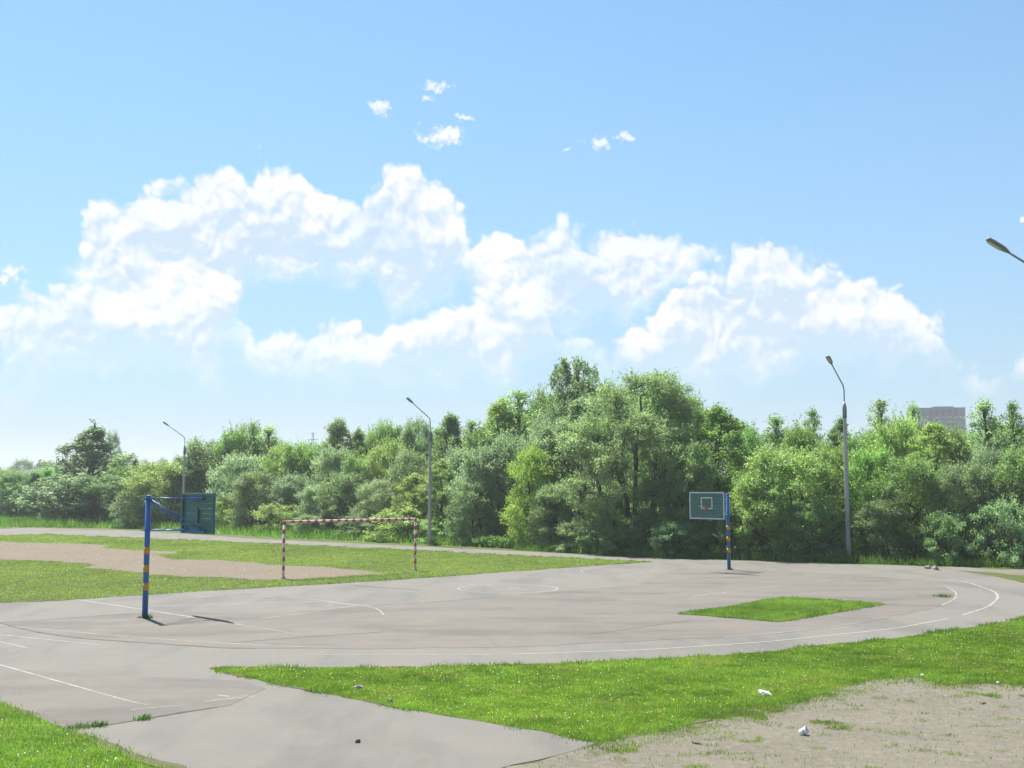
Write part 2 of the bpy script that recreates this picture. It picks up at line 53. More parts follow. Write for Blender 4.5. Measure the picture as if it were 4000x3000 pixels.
TREES = [(-60.4,137.5,5.82,5.94,'dome','dg','dark bushy tree by the leftmost picture edge,nearest the track','trees of the belt beyond the track'),(-68.2,148.8,6.72,8.79,'dome','yg','yellow-green rounded tree cut by the left picture edge','trees of the belt beyond the track'),(-57.0,135.1,5.94,2.92,'tall','dg','dark narrow upright bush left of the ragged poplar','trees of the belt beyond the track'),(-55.9,137.4,6.38,5.31,'dome','mg','mid-green rounded tree in the dense belt left of the ragged poplar','trees of the belt beyond the track'),(-47.6,127.1,11.96,15.02,'poplar','pg','tall ragged poplar with gaps in its crown,standing alone at the left','trees of the belt beyond the track'),(-44.2,122.8,5.48,7.26,'dome','dg','dark spreading tree at the foot of the ragged poplar','trees of the belt beyond the track'),(-49.4,128.4,4.83,5.84,'dome','dg','dark low tree left under the ragged poplar','trees of the belt beyond the track'),(-50.8,127.1,3.38,4.05,'shrub','sv','silvery shrub at the grass edge left of the ragged poplar','trees of the belt beyond the track'),(-43.4,125.3,6.27,5.12,'dome','mg','mid-green rounded tree around the ragged poplar,second from left of these','trees of the belt beyond the track'),(-39.0,115.7,3.56,4.21,'shrub','sv','silvery shrub left of the near basketball pole','trees of the belt beyond the track'),(-42.8,128.2,7.43,1.46,'tall','dg','thin dark column of a tree between poplar and left lamp post','trees of the belt beyond the track'),(-36.3,117.8,6.56,8.3,'dome','yg','broad yellow-green dome of a willow behind the left lamp post','trees of the belt beyond the track'),(-38.2,117.2,4.35,3.73,'dome','yg','low yellow-green bush behind the near basketball arm','trees of the belt beyond the track'),(-34.0,118.8,7.17,5.4,'dome','mg','mid-green rounded tree behind the near backboard,second from left of these','trees of the belt beyond the track'),(-32.7,120.0,8.7,7.09,'dome','sg','grey-green tree rising right of the left lamp post','trees of the belt beyond the track'),(-27.1,105.9,3.23,4.33,'shrub','yg','pale green bush right of the near backboard','trees of the belt beyond the track'),(-29.1,118.4,9.85,5.38,'dome','mg','mid-green rounded tree left of the goal,leftmost of these','trees of the belt beyond the track'),(-27.8,119.7,10.73,4.08,'dome','mg','left one of the twin peaks above the tree belt right of the left lamp','trees of the belt beyond the track'),(-25.2,117.5,10.61,4.27,'airy','mg','right one of the twin peaks above the tree belt,looser crown','trees of the belt beyond the track'),(-25.9,109.3,7.04,6.71,'dome','sv','large silvery willow between near backboard and goal','trees of the belt beyond the track'),(-23.6,104.0,5.35,5.67,'dome','sg','grey-green willow left of the goal,dark at its foot','trees of the belt beyond the track'),(-21.4,106.9,7.94,5.59,'dome','yg','yellow-green rounded tree behind the striped goal,leftmost of these','trees of the belt beyond the track'),(-20.4,98.8,2.61,4.27,'shrub','yg','pale yellow-green shrub behind the left goal post','trees of the belt beyond the track'),(-19.3,106.7,8.1,4.85,'dome','yg','yellow-green rounded tree behind the striped goal,second from left of these','trees of the belt beyond the track'),(-19.7,102.1,5.1,5.11,'dome','sv','silvery rounded tree behind the striped goal,leftmost of these','trees of the belt beyond the track'),(-16.5,105.8,10.47,4.09,'tall','sg','pointed grey-green tree highest above the goal','trees of the belt beyond the track'),(-15.9,100.2,7.23,5.24,'dome','sv','silvery rounded tree behind the striped goal,third from left of these','trees of the belt beyond the track'),(-14.4,105.6,9.45,3.84,'tall','mg','mid-green upright tree in the dense belt behind the striped goal','trees of the belt beyond the track'),(-16.6,96.8,4.16,4.18,'dome','sv','silvery rounded tree behind the striped goal,second from left of these','trees of the belt beyond the track'),(-14.0,94.9,5.23,4.75,'dome','sg','grey-green rounded tree behind the striped goal,second from left of these','trees of the belt beyond the track'),(-13.0,97.3,6.58,4.42,'dome','mg','mid-green rounded tree behind the striped goal,second from left of these','trees of the belt beyond the track'),(-12.1,105.1,9.85,4.06,'dome','mg','mid-green rounded tree behind the striped goal,third from left of these','trees of the belt beyond the track'),(-10.5,104.6,9.82,2.85,'airy','sg','grey-green see-through tree in the dense belt behind the striped goal','trees of the belt beyond the track'),(-8.6,101.9,9.99,4.17,'dome','sg','rounded tree top directly left of the middle lamp post','trees of the belt beyond the track'),(-10.5,96.5,7.65,5.05,'dome','yg','yellow-green rounded tree behind the striped goal,fourth from left of these','trees of the belt beyond the track'),(-10.8,91.5,4.56,4.16,'dome','sv','silvery rounded tree behind the striped goal,fourth from left of these','trees of the belt beyond the track'),(-8.5,93.6,6.9,4.68,'dome','sg','grey-green rounded tree behind the striped goal,third from left of these','trees of the belt beyond the track'),(-7.5,87.1,5.12,3.37,'tall','yg','slim bright green tree just left of the middle lamp pole','trees of the belt beyond the track'),(-8.0,85.8,2.49,5.07,'shrub','yg','pale bush behind the right goal post','trees of the belt beyond the track'),(-11.8,90.1,1.92,4.09,'shrub','sg','grey-green low shrub behind the striped goal,second from left of these','trees of the belt beyond the track'),(-16.0,94.5,1.82,4.3,'shrub','sg','grey-green low shrub behind the striped goal,leftmost of these','trees of the belt beyond the track'),(-5.3,95.9,10.25,3.7,'tall','dg','dark pointed tree just right of the middle lamp post','trees of the belt beyond the track'),(-5.3,85.6,6.07,3.7,'tall','yg','light green tree just right of the middle lamp pole','trees of the belt beyond the track'),(-3.6,97.8,9.89,3.11,'airy','mg','thin see-through tree right of the dark pointed one','trees of the belt beyond the track'),(-2.3,90.6,8.45,4.12,'dome','mg','mid-green rounded tree in the dense belt right of the middle lamp post','trees of the belt beyond the track'),(-4.0,87.8,7.02,3.99,'dome','sv','silvery rounded tree right of the middle lamp post,leftmost of these','trees of the belt beyond the track'),(-0.9,90.1,11.1,4.09,'tall','yg','dense yellow-green tree left of the see-through one','trees of the belt beyond the track'),(0.9,89.1,11.68,4.46,'airy','mg','see-through tree with visible stems left of the highest crown','trees of the belt beyond the track'),(-1.9,82.4,6.73,4.87,'dome','sv','large silvery willow right of the middle lamp post','trees of the belt beyond the track'),(-2.9,80.8,4.3,4.04,'dome','sg','grey-green rounded tree in the dense belt right of the middle lamp post','trees of the belt beyond the track'),(-5.6,83.2,1.69,3.21,'shrub','yg','yellow-green low shrub in the dense belt behind the middle lamp post','trees of the belt beyond the track'),(-0.3,82.4,7.66,3.93,'dome','sv','silvery rounded tree right of the middle lamp post,second from left of these','trees of the belt beyond the track'),(1.5,76.4,6.44,4.34,'dome','bg','vivid yellow-green tree at the left foot of the biggest willow','trees of the belt beyond the track'),(2.7,80.2,8.84,4.37,'dome','sv','silvery rounded tree in the dense belt around the biggest willow','trees of the belt beyond the track'),(2.8,73.8,4.1,3.69,'dome','sg','grey-green rounded tree around the biggest willow,leftmost of these','trees of the belt beyond the track'),(4.7,82.2,13.45,6.17,'poplar','pg','dark ragged poplar top,highest point of the tree belt','trees of the belt beyond the track'),(7.7,71.0,11.23,8.71,'big','sg','biggest spreading willow with dark forked trunks,left of the far backboard','trees of the belt beyond the track'),(4.8,77.9,10.12,5.31,'tall','sg','grey-green upright tree in the dense belt around the biggest willow','trees of the belt beyond the track'),(9.9,74.8,11.42,3.4,'tall','sg','upright grey-green tree on the right shoulder of the biggest willow','trees of the belt beyond the track'),(11.6,73.8,9.54,3.35,'dome','mg','mid-green rounded tree in the dense belt behind the far backboard','trees of the belt beyond the track'),(12.7,69.8,9.0,4.76,'tall','bm','rich green tall tree directly above the far backboard','trees of the belt beyond the track'),(10.8,67.7,6.53,4.0,'dome','mg','green tree directly behind the far backboard','trees of the belt beyond the track'),(8.6,68.0,4.39,3.71,'dome','dg','dark low tree left of the far backboard','trees of the belt beyond the track'),(5.6,70.3,3.14,3.2,'shrub','dg','dark green low shrub around the biggest willow,second from left of these','trees of the belt beyond the track'),(12.2,65.6,3.34,2.98,'dome','dg','dark tree behind the far basketball pole','trees of the belt beyond the track'),(15.3,73.8,7.78,3.02,'dome','mg','mid-green rounded tree between far basketball pole and right lamp,leftmost of these','trees of the belt beyond the track'),(17.9,75.8,8.92,2.93,'airy','mg','loose crown above the dome right of the far backboard','trees of the belt beyond the track'),(20.6,77.2,9.39,2.02,'airy','mg','slim see-through tree top left of the right lamp post','trees of the belt beyond the track'),(18.4,72.4,7.7,3.62,'dome','yg','yellow-green rounded tree between far basketball pole and right lamp,leftmost of these','trees of the belt beyond the track'),(22.4,76.6,8.65,2.61,'tall','dg','dark rounded tree top directly behind the right lamp post','trees of the belt beyond the track'),(15.8,64.6,6.0,6.17,'dome','yg','broad yellow-green dome between far basketball pole and right lamp','trees of the belt beyond the track'),(13.9,64.5,4.66,3.52,'dome','yg','lower yellow-green bush just right of the far basketball pole','trees of the belt beyond the track'),(18.5,65.8,6.16,3.89,'dome','yg','yellow-green rounded tree between far basketball pole and right lamp,second from left of these','trees of the belt beyond the track'),(22.3,71.1,7.47,3.88,'dome','mg','mid-green rounded tree in the dense belt right of the right lamp post','trees of the belt beyond the track'),(25.0,75.8,9.92,2.58,'airy','mg','thin feathery tree top right of the right lamp post','trees of the belt beyond the track'),(26.7,75.2,9.7,1.88,'airy','mg','thin feathery tree top just left of the tower block','trees of the belt beyond the track'),(23.6,68.4,7.96,4.35,'dome','yg','yellow-green crown at the left foot of the tower block','trees of the belt beyond the track'),(24.2,64.6,7.66,3.23,'tall','yg','yellow-green crown in front of the tower block','trees of the belt beyond the track'),(20.3,64.0,5.95,3.78,'dome','bm','fresh green rounded tree in the dense belt right of the right lamp post','trees of the belt beyond the track'),(22.0,62.1,5.47,3.95,'dome','mg','mid-green rounded tree below the tower block,leftmost of these','trees of the belt beyond the track'),(26.3,67.2,7.2,3.05,'dome','mg','mid-green rounded tree below the tower block,third from left of these','trees of the belt beyond the track'),(29.3,69.4,9.48,3.0,'airy','mg','tall loose tree right of the tower block','trees of the belt beyond the track'),(31.2,69.7,9.28,2.38,'airy','dg','dark loose tree top by the right picture edge','trees of the belt beyond the track'),(24.1,61.1,5.17,3.33,'dome','sg','grey-green rounded tree below the tower block,leftmost of these','trees of the belt beyond the track'),(25.9,61.3,5.94,3.62,'dome','sv','silvery tree below the tall loose one at the right','trees of the belt beyond the track'),(26.9,59.6,6.08,3.52,'dome','mg','green tree cut by the right picture edge','trees of the belt beyond the track'),(25.1,58.0,3.27,2.9,'shrub','sg','low grey-green bush at the right picture edge','trees of the belt beyond the track'),(22.8,59.3,2.73,2.56,'shrub','sg','low bush at the track edge below the tower block','trees of the belt beyond the track'),(20.2,61.8,3.23,3.37,'dome','dg','dark green rounded tree in the dense belt right of the right lamp post','trees of the belt beyond the track'),(16.8,63.1,3.22,3.44,'dome','dg','dark green rounded tree in the dense belt between far basketball pole and right lamp','trees of the belt beyond the track'),(6.8,68.1,1.64,3.1,'shrub','dg','dark green low shrub around the biggest willow,third from left of these','trees of the belt beyond the track'),(9.5,65.7,2.01,2.99,'shrub','dg','dark green low shrub behind the far backboard,leftmost of these','trees of the belt beyond the track'),(4.0,71.8,1.84,2.94,'shrub','sg','grey-green low shrub around the biggest willow,leftmost of these','trees of the belt beyond the track'),(28.3,58.8,6.72,4.01,'dome','mg','mid-green rounded tree beyond the right picture edge,leftmost of these','trees of the belt beyond the track'),(32.6,66.6,8.61,3.63,'tall','mg','mid-green upright tree in the dense belt beyond the right picture edge','trees of the belt beyond the track'),(31.3,59.8,7.45,4.35,'dome','yg','yellow-green rounded tree in the dense belt beyond the right picture edge','trees of the belt beyond the track'),(34.0,60.9,7.93,4.43,'dome','sg','grey-green rounded tree beyond the right picture edge,second from left of these','trees of the belt beyond the track'),(-72.2,148.2,5.97,8.76,'dome','sg','grey-green rounded tree beyond the left picture edge,second from left of these','trees of the belt beyond the track'),(-81.6,156.5,6.8,9.25,'dome','yg','yellow-green rounded tree in the dense belt beyond the left picture edge','trees of the belt beyond the track'),(-89.8,161.8,7.26,9.56,'dome','mg','mid-green rounded tree beyond the left picture edge,leftmost of these','trees of the belt beyond the track'),(-88.1,169.1,5.65,10.36,'dome','mg','mid-green rounded tree beyond the left picture edge,second from left of these','trees of the belt beyond the track'),(-83.9,167.9,6.04,9.88,'dome','sg','grey-green rounded tree beyond the left picture edge,leftmost of these','trees of the belt beyond the track'),(-77.4,162.1,5.44,9.11,'dome','mg','mid-green rounded tree beyond the left picture edge,third from left of these','trees of the belt beyond the track'),(-71.1,156.4,5.02,10.46,'tall','yg','yellow-green upright tree in the dense belt left of the ragged poplar','trees of the belt beyond the track'),(-65.3,153.0,5.88,10.18,'dome','dg','dark green rounded tree in the dense belt left of the ragged poplar','trees of the belt beyond the track'),(-58.9,148.0,5.28,10.58,'tall','sg','grey-green upright tree in the dense belt left of the ragged poplar','trees of the belt beyond the track'),(-52.7,141.9,5.77,8.95,'dome','mg','mid-green rounded tree around the ragged poplar,leftmost of these','trees of the belt beyond the track'),(-48.3,141.2,5.52,10.07,'dome','sg','grey-green rounded tree in the dense belt around the ragged poplar','trees of the belt beyond the track'),(-43.0,136.9,5.92,9.79,'dome','mg','mid-green rounded tree behind the near backboard,leftmost of these','trees of the belt beyond the track'),(-38.0,130.4,6.25,8.15,'dome','yg','yellow-green rounded tree in the dense belt behind the near backboard','trees of the belt beyond the track'),(-33.8,125.8,7.03,6.71,'dome','dg','dark green rounded tree in the dense belt behind the near backboard','trees of the belt beyond the track'),(-30.1,125.6,8.84,8.56,'dome','sg','grey-green rounded tree in the dense belt left of the goal','trees of the belt beyond the track'),(-25.4,120.5,8.74,6.86,'dome','mg','mid-green rounded tree left of the goal,second from left of these','trees of the belt beyond the track'),(-21.9,117.9,8.15,7.74,'dome','sg','grey-green rounded tree behind the striped goal,leftmost of these','trees of the belt beyond the track'),(-18.1,113.0,7.9,6.06,'dome','mg','mid-green rounded tree behind the striped goal,leftmost of these','trees of the belt beyond the track'),(-15.8,114.9,8.54,6.32,'dome','yg','yellow-green rounded tree behind the striped goal,third from left of these','trees of the belt beyond the track'),(-12.5,109.2,8.83,5.91,'tall','dg','dark green upright tree in the dense belt behind the striped goal','trees of the belt beyond the track'),(-9.1,104.3,8.2,6.14,'dome','sg','grey-green rounded tree behind the striped goal,fourth from left of these','trees of the belt beyond the track'),(-6.4,107.0,8.96,7.1,'dome','mg','mid-green rounded tree in the dense belt behind the middle lamp post','trees of the belt beyond the track'),(-3.7,101.5,8.69,5.62,'tall','sg','grey-green upright tree in the dense belt right of the middle lamp post','trees of the belt beyond the track'),(-1.1,99.6,10.0,6.03,'tall','mg','mid-green upright tree in the dense belt right of the middle lamp post','trees of the belt beyond the track'),(1.1,96.2,10.46,5.67,'dome','yg','yellow-green rounded tree in the dense belt right of the middle lamp post','trees of the belt beyond the track'),(3.5,97.5,12.06,5.35,'dome','dg','dark green rounded tree in the dense belt around the biggest willow','trees of the belt beyond the track'),(5.4,94.3,12.22,5.25,'dome','sg','grey-green rounded tree around the biggest willow,second from left of these','trees of the belt beyond the track'),(7.4,90.1,11.67,4.78,'dome','mg','mid-green rounded tree around the biggest willow,leftmost of these','trees of the belt beyond the track'),(9.5,90.1,11.25,5.12,'dome','sg','grey-green rounded tree around the biggest willow,third from left of these','trees of the belt beyond the track'),(10.9,85.2,11.1,5.27,'dome','mg','mid-green rounded tree around the biggest willow,second from left of these','trees of the belt beyond the track'),(13.2,85.2,9.82,4.82,'dome','yg','yellow-green rounded tree in the dense belt behind the far backboard','trees of the belt beyond the track'),(14.9,84.2,9.14,4.85,'tall','dg','dark green upright tree in the dense belt behind the far backboard','trees of the belt beyond the track'),(17.4,87.7,8.87,5.71,'dome','sg','grey-green rounded tree in the dense belt behind the far backboard','trees of the belt beyond the track'),(19.0,85.1,7.49,5.98,'dome','mg','mid-green rounded tree between far basketball pole and right lamp,second from left of these','trees of the belt beyond the track'),(20.3,83.2,7.83,6.11,'dome','sg','grey-green rounded tree in the dense belt between far basketball pole and right lamp','trees of the belt beyond the track'),(22.3,82.0,7.2,5.51,'dome','mg','mid-green rounded tree between far basketball pole and right lamp,third from left of these','trees of the belt beyond the track'),(23.9,80.8,7.37,5.69,'tall','yg','yellow-green upright tree in the dense belt right of the right lamp post','trees of the belt beyond the track'),(26.1,82.0,7.44,5.88,'tall','dg','dark green upright tree in the dense belt right of the right lamp post','trees of the belt beyond the track'),(27.4,78.6,7.36,5.71,'dome','sg','grey-green rounded tree in the dense belt right of the right lamp post','trees of the belt beyond the track'),(31.1,82.7,7.82,5.96,'dome','mg','mid-green rounded tree below the tower block,second from left of these','trees of the belt beyond the track'),(32.7,81.4,7.91,5.97,'dome','sg','grey-green rounded tree below the tower block,second from left of these','trees of the belt beyond the track'),(33.2,77.1,8.39,5.1,'tall','mg','mid-green upright tree in the dense belt by the right picture edge','trees of the belt beyond the track'),(36.2,80.3,8.2,5.8,'dome','yg','yellow-green rounded tree in the dense belt by the right picture edge','trees of the belt beyond the track'),(35.9,76.0,7.8,5.02,'dome','dg','dark green rounded tree in the dense belt beyond the right picture edge','trees of the belt beyond the track'),(38.8,77.5,8.02,4.1,'dome','sg','grey-green rounded tree beyond the right picture edge,leftmost of these','trees of the belt beyond the track'),(40.6,77.0,8.09,4.48,'dome','mg','mid-green rounded tree beyond the right picture edge,second from left of these','trees of the belt beyond the track'),(-79.1,155.7,0.72,7.55,'shrub','dg','dark green low shrub beyond the left picture edge,leftmost of these','trees of the belt beyond the track'),(-72.7,152.7,2.42,6.53,'shrub','dg','dark green low shrub beyond the left picture edge,second from left of these','trees of the belt beyond the track'),(-66.7,148.4,1.85,6.85,'shrub','dg','dark green low shrub in the dense belt left of the ragged poplar','trees of the belt beyond the track'),(-59.4,140.2,1.53,6.75,'shrub','sg','grey-green low shrub in the dense belt left of the ragged poplar','trees of the belt beyond the track'),(-52.6,135.1,1.45,5.56,'shrub','sg','grey-green low shrub around the ragged poplar,leftmost of these','trees of the belt beyond the track'),(-45.7,128.1,2.28,6.07,'shrub','dg','dark green low shrub in the dense belt around the ragged poplar','trees of the belt beyond the track'),(-41.4,125.2,2.2,4.59,'shrub','sg','grey-green low shrub around the ragged poplar,second from left of these','trees of the belt beyond the track'),(-37.0,121.4,2.31,5.19,'shrub','dg','dark green low shrub behind the near backboard,leftmost of these','trees of the belt beyond the track'),(-31.5,115.3,2.43,4.93,'shrub','dg','dark green low shrub behind the near backboard,second from left of these','trees of the belt beyond the track'),(-27.4,113.5,2.12,4.81,'shrub','dg','dark green low shrub in the dense belt left of the goal','trees of the belt beyond the track'),(-22.7,108.5,1.85,5.4,'shrub','sg','grey-green low shrub in the dense belt left of the goal','trees of the belt beyond the track'),(-19.2,104.4,1.73,4.46,'shrub','dg','dark green low shrub behind the striped goal,leftmost of these','trees of the belt beyond the track'),(-15.6,102.8,1.72,4.33,'shrub','dg','dark green low shrub behind the striped goal,second from left of these','trees of the belt beyond the track'),(-12.0,98.8,2.87,4.58,'shrub','dg','dark green low shrub behind the striped goal,third from left of these','trees of the belt beyond the track'),(-8.3,94.7,2.54,4.14,'shrub','sg','grey-green low shrub behind the striped goal,third from left of these','trees of the belt beyond the track'),(-5.1,90.6,2.02,3.63,'shrub','sg','grey-green low shrub in the dense belt behind the middle lamp post','trees of the belt beyond the track'),(-2.1,89.2,2.07,3.15,'shrub','sg','grey-green low shrub in the dense belt right of the middle lamp post','trees of the belt beyond the track'),(0.8,83.9,2.44,3.3,'shrub','dg','dark green low shrub in the dense belt right of the middle lamp post','trees of the belt beyond the track'),(3.5,82.9,2.61,3.82,'shrub','dg','dark green low shrub around the biggest willow,leftmost of these','trees of the belt beyond the track'),(6.0,81.0,2.17,2.96,'shrub','sg','grey-green low shrub around the biggest willow,second from left of these','trees of the belt beyond the track'),(8.4,77.5,2.2,2.74,'shrub','dg','dark green low shrub around the biggest willow,fourth from left of these','trees of the belt beyond the track'),(10.2,75.6,2.35,2.84,'shrub','sg','grey-green low shrub around the biggest willow,third from left of these','trees of the belt beyond the track'),(12.4,76.2,2.83,3.33,'shrub','dg','dark green low shrub behind the far backboard,second from left of these','trees of the belt beyond the track'),(14.0,72.5,3.05,2.85,'shrub','sg','grey-green low shrub in the dense belt behind the far backboard','trees of the belt beyond the track'),(16.0,71.9,2.51,3.03,'shrub','dg','dark green low shrub between far basketball pole and right lamp,leftmost of these','trees of the belt beyond the track'),(17.8,71.1,3.28,2.63,'shrub','sg','grey-green low shrub in the dense belt between far basketball pole and right lamp','trees of the belt beyond the track'),(19.9,71.1,2.5,2.88,'shrub','dg','dark green low shrub between far basketball pole and right lamp,second from left of these','trees of the belt beyond the track'),(21.3,68.8,3.25,3.41,'shrub','sg','grey-green low shrub in the dense belt right of the right lamp post','trees of the belt beyond the track'),(24.0,69.8,3.01,2.48,'shrub','dg','dark green low shrub in the dense belt right of the right lamp post','trees of the belt beyond the track'),(25.8,69.2,2.86,3.02,'shrub','dg','dark green low shrub below the tower block,leftmost of these','trees of the belt beyond the track'),(26.7,66.9,3.06,3.29,'shrub','dg','dark green low shrub below the tower block,second from left of these','trees of the belt beyond the track'),(28.8,67.5,2.76,3.07,'shrub','sg','grey-green low shrub in the dense belt by the right picture edge','trees of the belt beyond the track'),(30.2,66.5,3.19,2.37,'shrub','dg','dark green low shrub in the dense belt beyond the right picture edge','trees of the belt beyond the track'),(31.2,63.9,3.12,3.07,'shrub','sg','grey-green low shrub beyond the right picture edge,leftmost of these','trees of the belt beyond the track'),(34.2,66.4,2.7,3.04,'shrub','sg','grey-green low shrub beyond the right picture edge,second from left of these','trees of the belt beyond the track')]
CLOUD_ARCH = [(-0.3793,0.1901,0.188),(-0.3776,0.1976,0.1798),(-0.3723,0.2074,0.1696),(-0.3646,0.2185,0.1617),(-0.3607,0.2335,0.1556),(-0.3531,0.2394,0.1433),(-0.3469,0.2367,0.1308),(-0.3387,0.2385,0.1183),(-0.3286,0.2477,0.1122),(-0.3214,0.251,0.1103),(-0.3119,0.2497,0.1107),(-0.3033,0.2454,0.111),(-0.2879,0.2482,0.1137),(-0.2715,0.2519,0.1164),(-0.2609,0.2601,0.1189),(-0.2523,0.2671,0.1236),(-0.2454,0.2714,0.1282),(-0.2403,0.2679,0.157),(-0.237,0.2659,0.1681),(-0.2282,0.2686,0.1739),(-0.2095,0.2751,0.1768),(-0.1873,0.2719,0.1787),(-0.1824,0.2624,0.1789),(-0.1789,0.2506,0.179),(-0.1676,0.2478,0.1782),(-0.1584,0.2505,0.1773),(-0.1506,0.244,0.1764),(-0.1419,0.2412,0.1755),(-0.1336,0.249,0.1746),(-0.1269,0.2591,0.1781),(-0.1178,0.2681,0.1693),(-0.1092,0.273,0.1538),(-0.0864,0.2736,0.1473),(-0.0811,0.268,0.1474),(-0.0674,0.261,0.1543),(-0.0567,0.2507,0.168),(-0.0497,0.2409,0.1725),(-0.0439,0.2276,0.1771),(-0.0381,0.2176,0.1771),(-0.0298,0.2172,0.1682),(-0.0162,0.221,0.1478),(-0.0046,0.2222,0.132),(0.0069,0.2099,0.1297),(0.0138,0.211,0.1297),(0.0185,0.2177,0.1297),(0.027,0.2212,0.1319),(0.046,0.2242,0.1341),(0.06,0.2207,0.1385),(0.0692,0.2199,0.143),(0.0784,0.2226,0.1452),(0.0897,0.224,0.1495),(0.1036,0.221,0.1516),(0.1164,0.2178,0.1548),(0.1286,0.2149,0.1579),(0.1452,0.217,0.1665),(0.1513,0.2164,0.1731),(0.1602,0.2106,0.1817),(0.1669,0.207,0.1882),(0.1702,0.2014,0.1992)]
CLOUD_BANK = [(-0.4302,0.1335,0.0788),(-0.4191,0.1425,0.0792),(-0.4116,0.1452,0.0794),(-0.4015,0.1394,0.0777),(-0.3968,0.1449,0.0778),(-0.3862,0.1487,0.0782),(-0.3784,0.1544,0.0805),(-0.3669,0.1678,0.0873),(-0.357,0.1716,0.0961),(-0.3322,0.1635,0.097),(-0.3031,0.1629,0.0892),(-0.2779,0.1706,0.0833),(-0.2587,0.1737,0.0837),(-0.2477,0.1654,0.1126),(-0.24,0.1569,0.1128),(-0.2341,0.1373,0.113),(-0.2285,0.1308,0.0954),(-0.224,0.121,0.0866),(-0.212,0.1257,0.0846),(-0.2011,0.1282,0.0848),(-0.1878,0.123,0.085),(-0.179,0.1299,0.0852),(-0.1753,0.1467,0.0852),(-0.1615,0.1455,0.0854),(-0.1525,0.1428,0.0856),(-0.1349,0.1387,0.0858),(-0.132,0.1263,0.0835),(-0.1185,0.1254,0.0837),(-0.1118,0.1334,0.0838),(-0.1006,0.1415,0.0839),(-0.0801,0.1456,0.084),(-0.071,0.1441,0.0841),(-0.0573,0.1521,0.0841),(-0.0391,0.1658,0.0842),(-0.0276,0.1817,0.0842),(-0.0092,0.1885,0.0843),(0.0115,0.1795,0.0934),(0.0276,0.1614,0.0979),(0.0412,0.1217,0.0978),(0.0549,0.125,0.0955),(0.0686,0.1215,0.0931),(0.0913,0.1224,0.0885),(0.1004,0.1268,0.0839),(0.1073,0.1339,0.0838),(0.1209,0.1378,0.0837),(0.1323,0.1477,0.0835),(0.1352,0.16,0.0835),(0.1528,0.1629,0.0833),(0.1578,0.1706,0.0832),(0.1687,0.1792,0.0831),(0.1822,0.1844,0.0829),(0.1934,0.1895,0.0827),(0.1963,0.2005,0.0827),(0.2113,0.1998,0.0847),(0.2181,0.2072,0.0868),(0.2236,0.2092,0.0889),(0.2455,0.209,0.0906),(0.2529,0.2001,0.0927),(0.2576,0.1912,0.0948),(0.259,0.1837,0.0947),(0.2675,0.1831,0.0945),(0.2802,0.1781,0.0942),(0.2987,0.1709,0.0915),(0.3137,0.1673,0.0889),(0.3218,0.1619,0.0887),(0.3319,0.1538,0.0884),(0.3394,0.1524,0.0881),(0.3416,0.1384,0.088),(0.3598,0.1368,0.0875),(0.3675,0.1275,0.0872),(0.3712,0.1188,0.0913),(0.3737,0.1039,0.0997),(0.3863,0.0971,0.096),(0.3906,0.1074,0.078),(0.3965,0.1072,0.0757),(0.4054,0.0858,0.0754),(0.4207,0.0853,0.0749),(0.4231,0.0976,0.0748),(0.4365,0.1012,0.0744)]
CLOUD_SMALL = [(-0.4203,0.1745,0.0164,0.0124),(-0.4295,0.1656,0.0096,0.0103),(-0.0668,0.3502,0.0163,0.0055),(-0.077,0.3413,0.0088,0.0038),(-0.117,0.3339,0.012,0.0068),(-0.0645,0.3113,0.0314,0.0119),(-0.0441,0.3262,0.0128,0.0032),(0.0767,0.303,0.0173,0.0097),(0.1022,0.3045,0.0127,0.0086),(0.0488,0.2937,0.0058,0.0022),(0.4178,0.2108,0.0048,0.002),(0.4305,0.2148,0.0038,0.0037),(0.0298,0.1573,0.0172,0.0036)]
NEAR_POLE = (-11.17, 34.78)
FAR_POLE = (10.58, 55.49)
GOAL_L = (-10.06, 50.11)
GOAL_R = (-4.69, 55.15)
LAMP_M = (-5.79, 79.77)
LAMP_R = (18.53, 62.63)
LITTER = (4.8, 21.92)
CUP = (4.65, 18.4)
LEAFP = (-2.38, 17.83)
STONE = (-3.01, 22.56)
STONE2 = (20.84, 56.03)
WEED = (15.71, 41.58)
LITTER2 = (-2.23, 21.15)
CHIP = (8.52, 23.88)
CHIP2 = (9.74, 23.02)
CLODS = [(8.62, 21.07), (2.84, 17.8), (7.23, 25.71)]
SEAMWEED = [(-7.09, 18.9), (-6.83, 19.06), (-6.27, 19.62)]

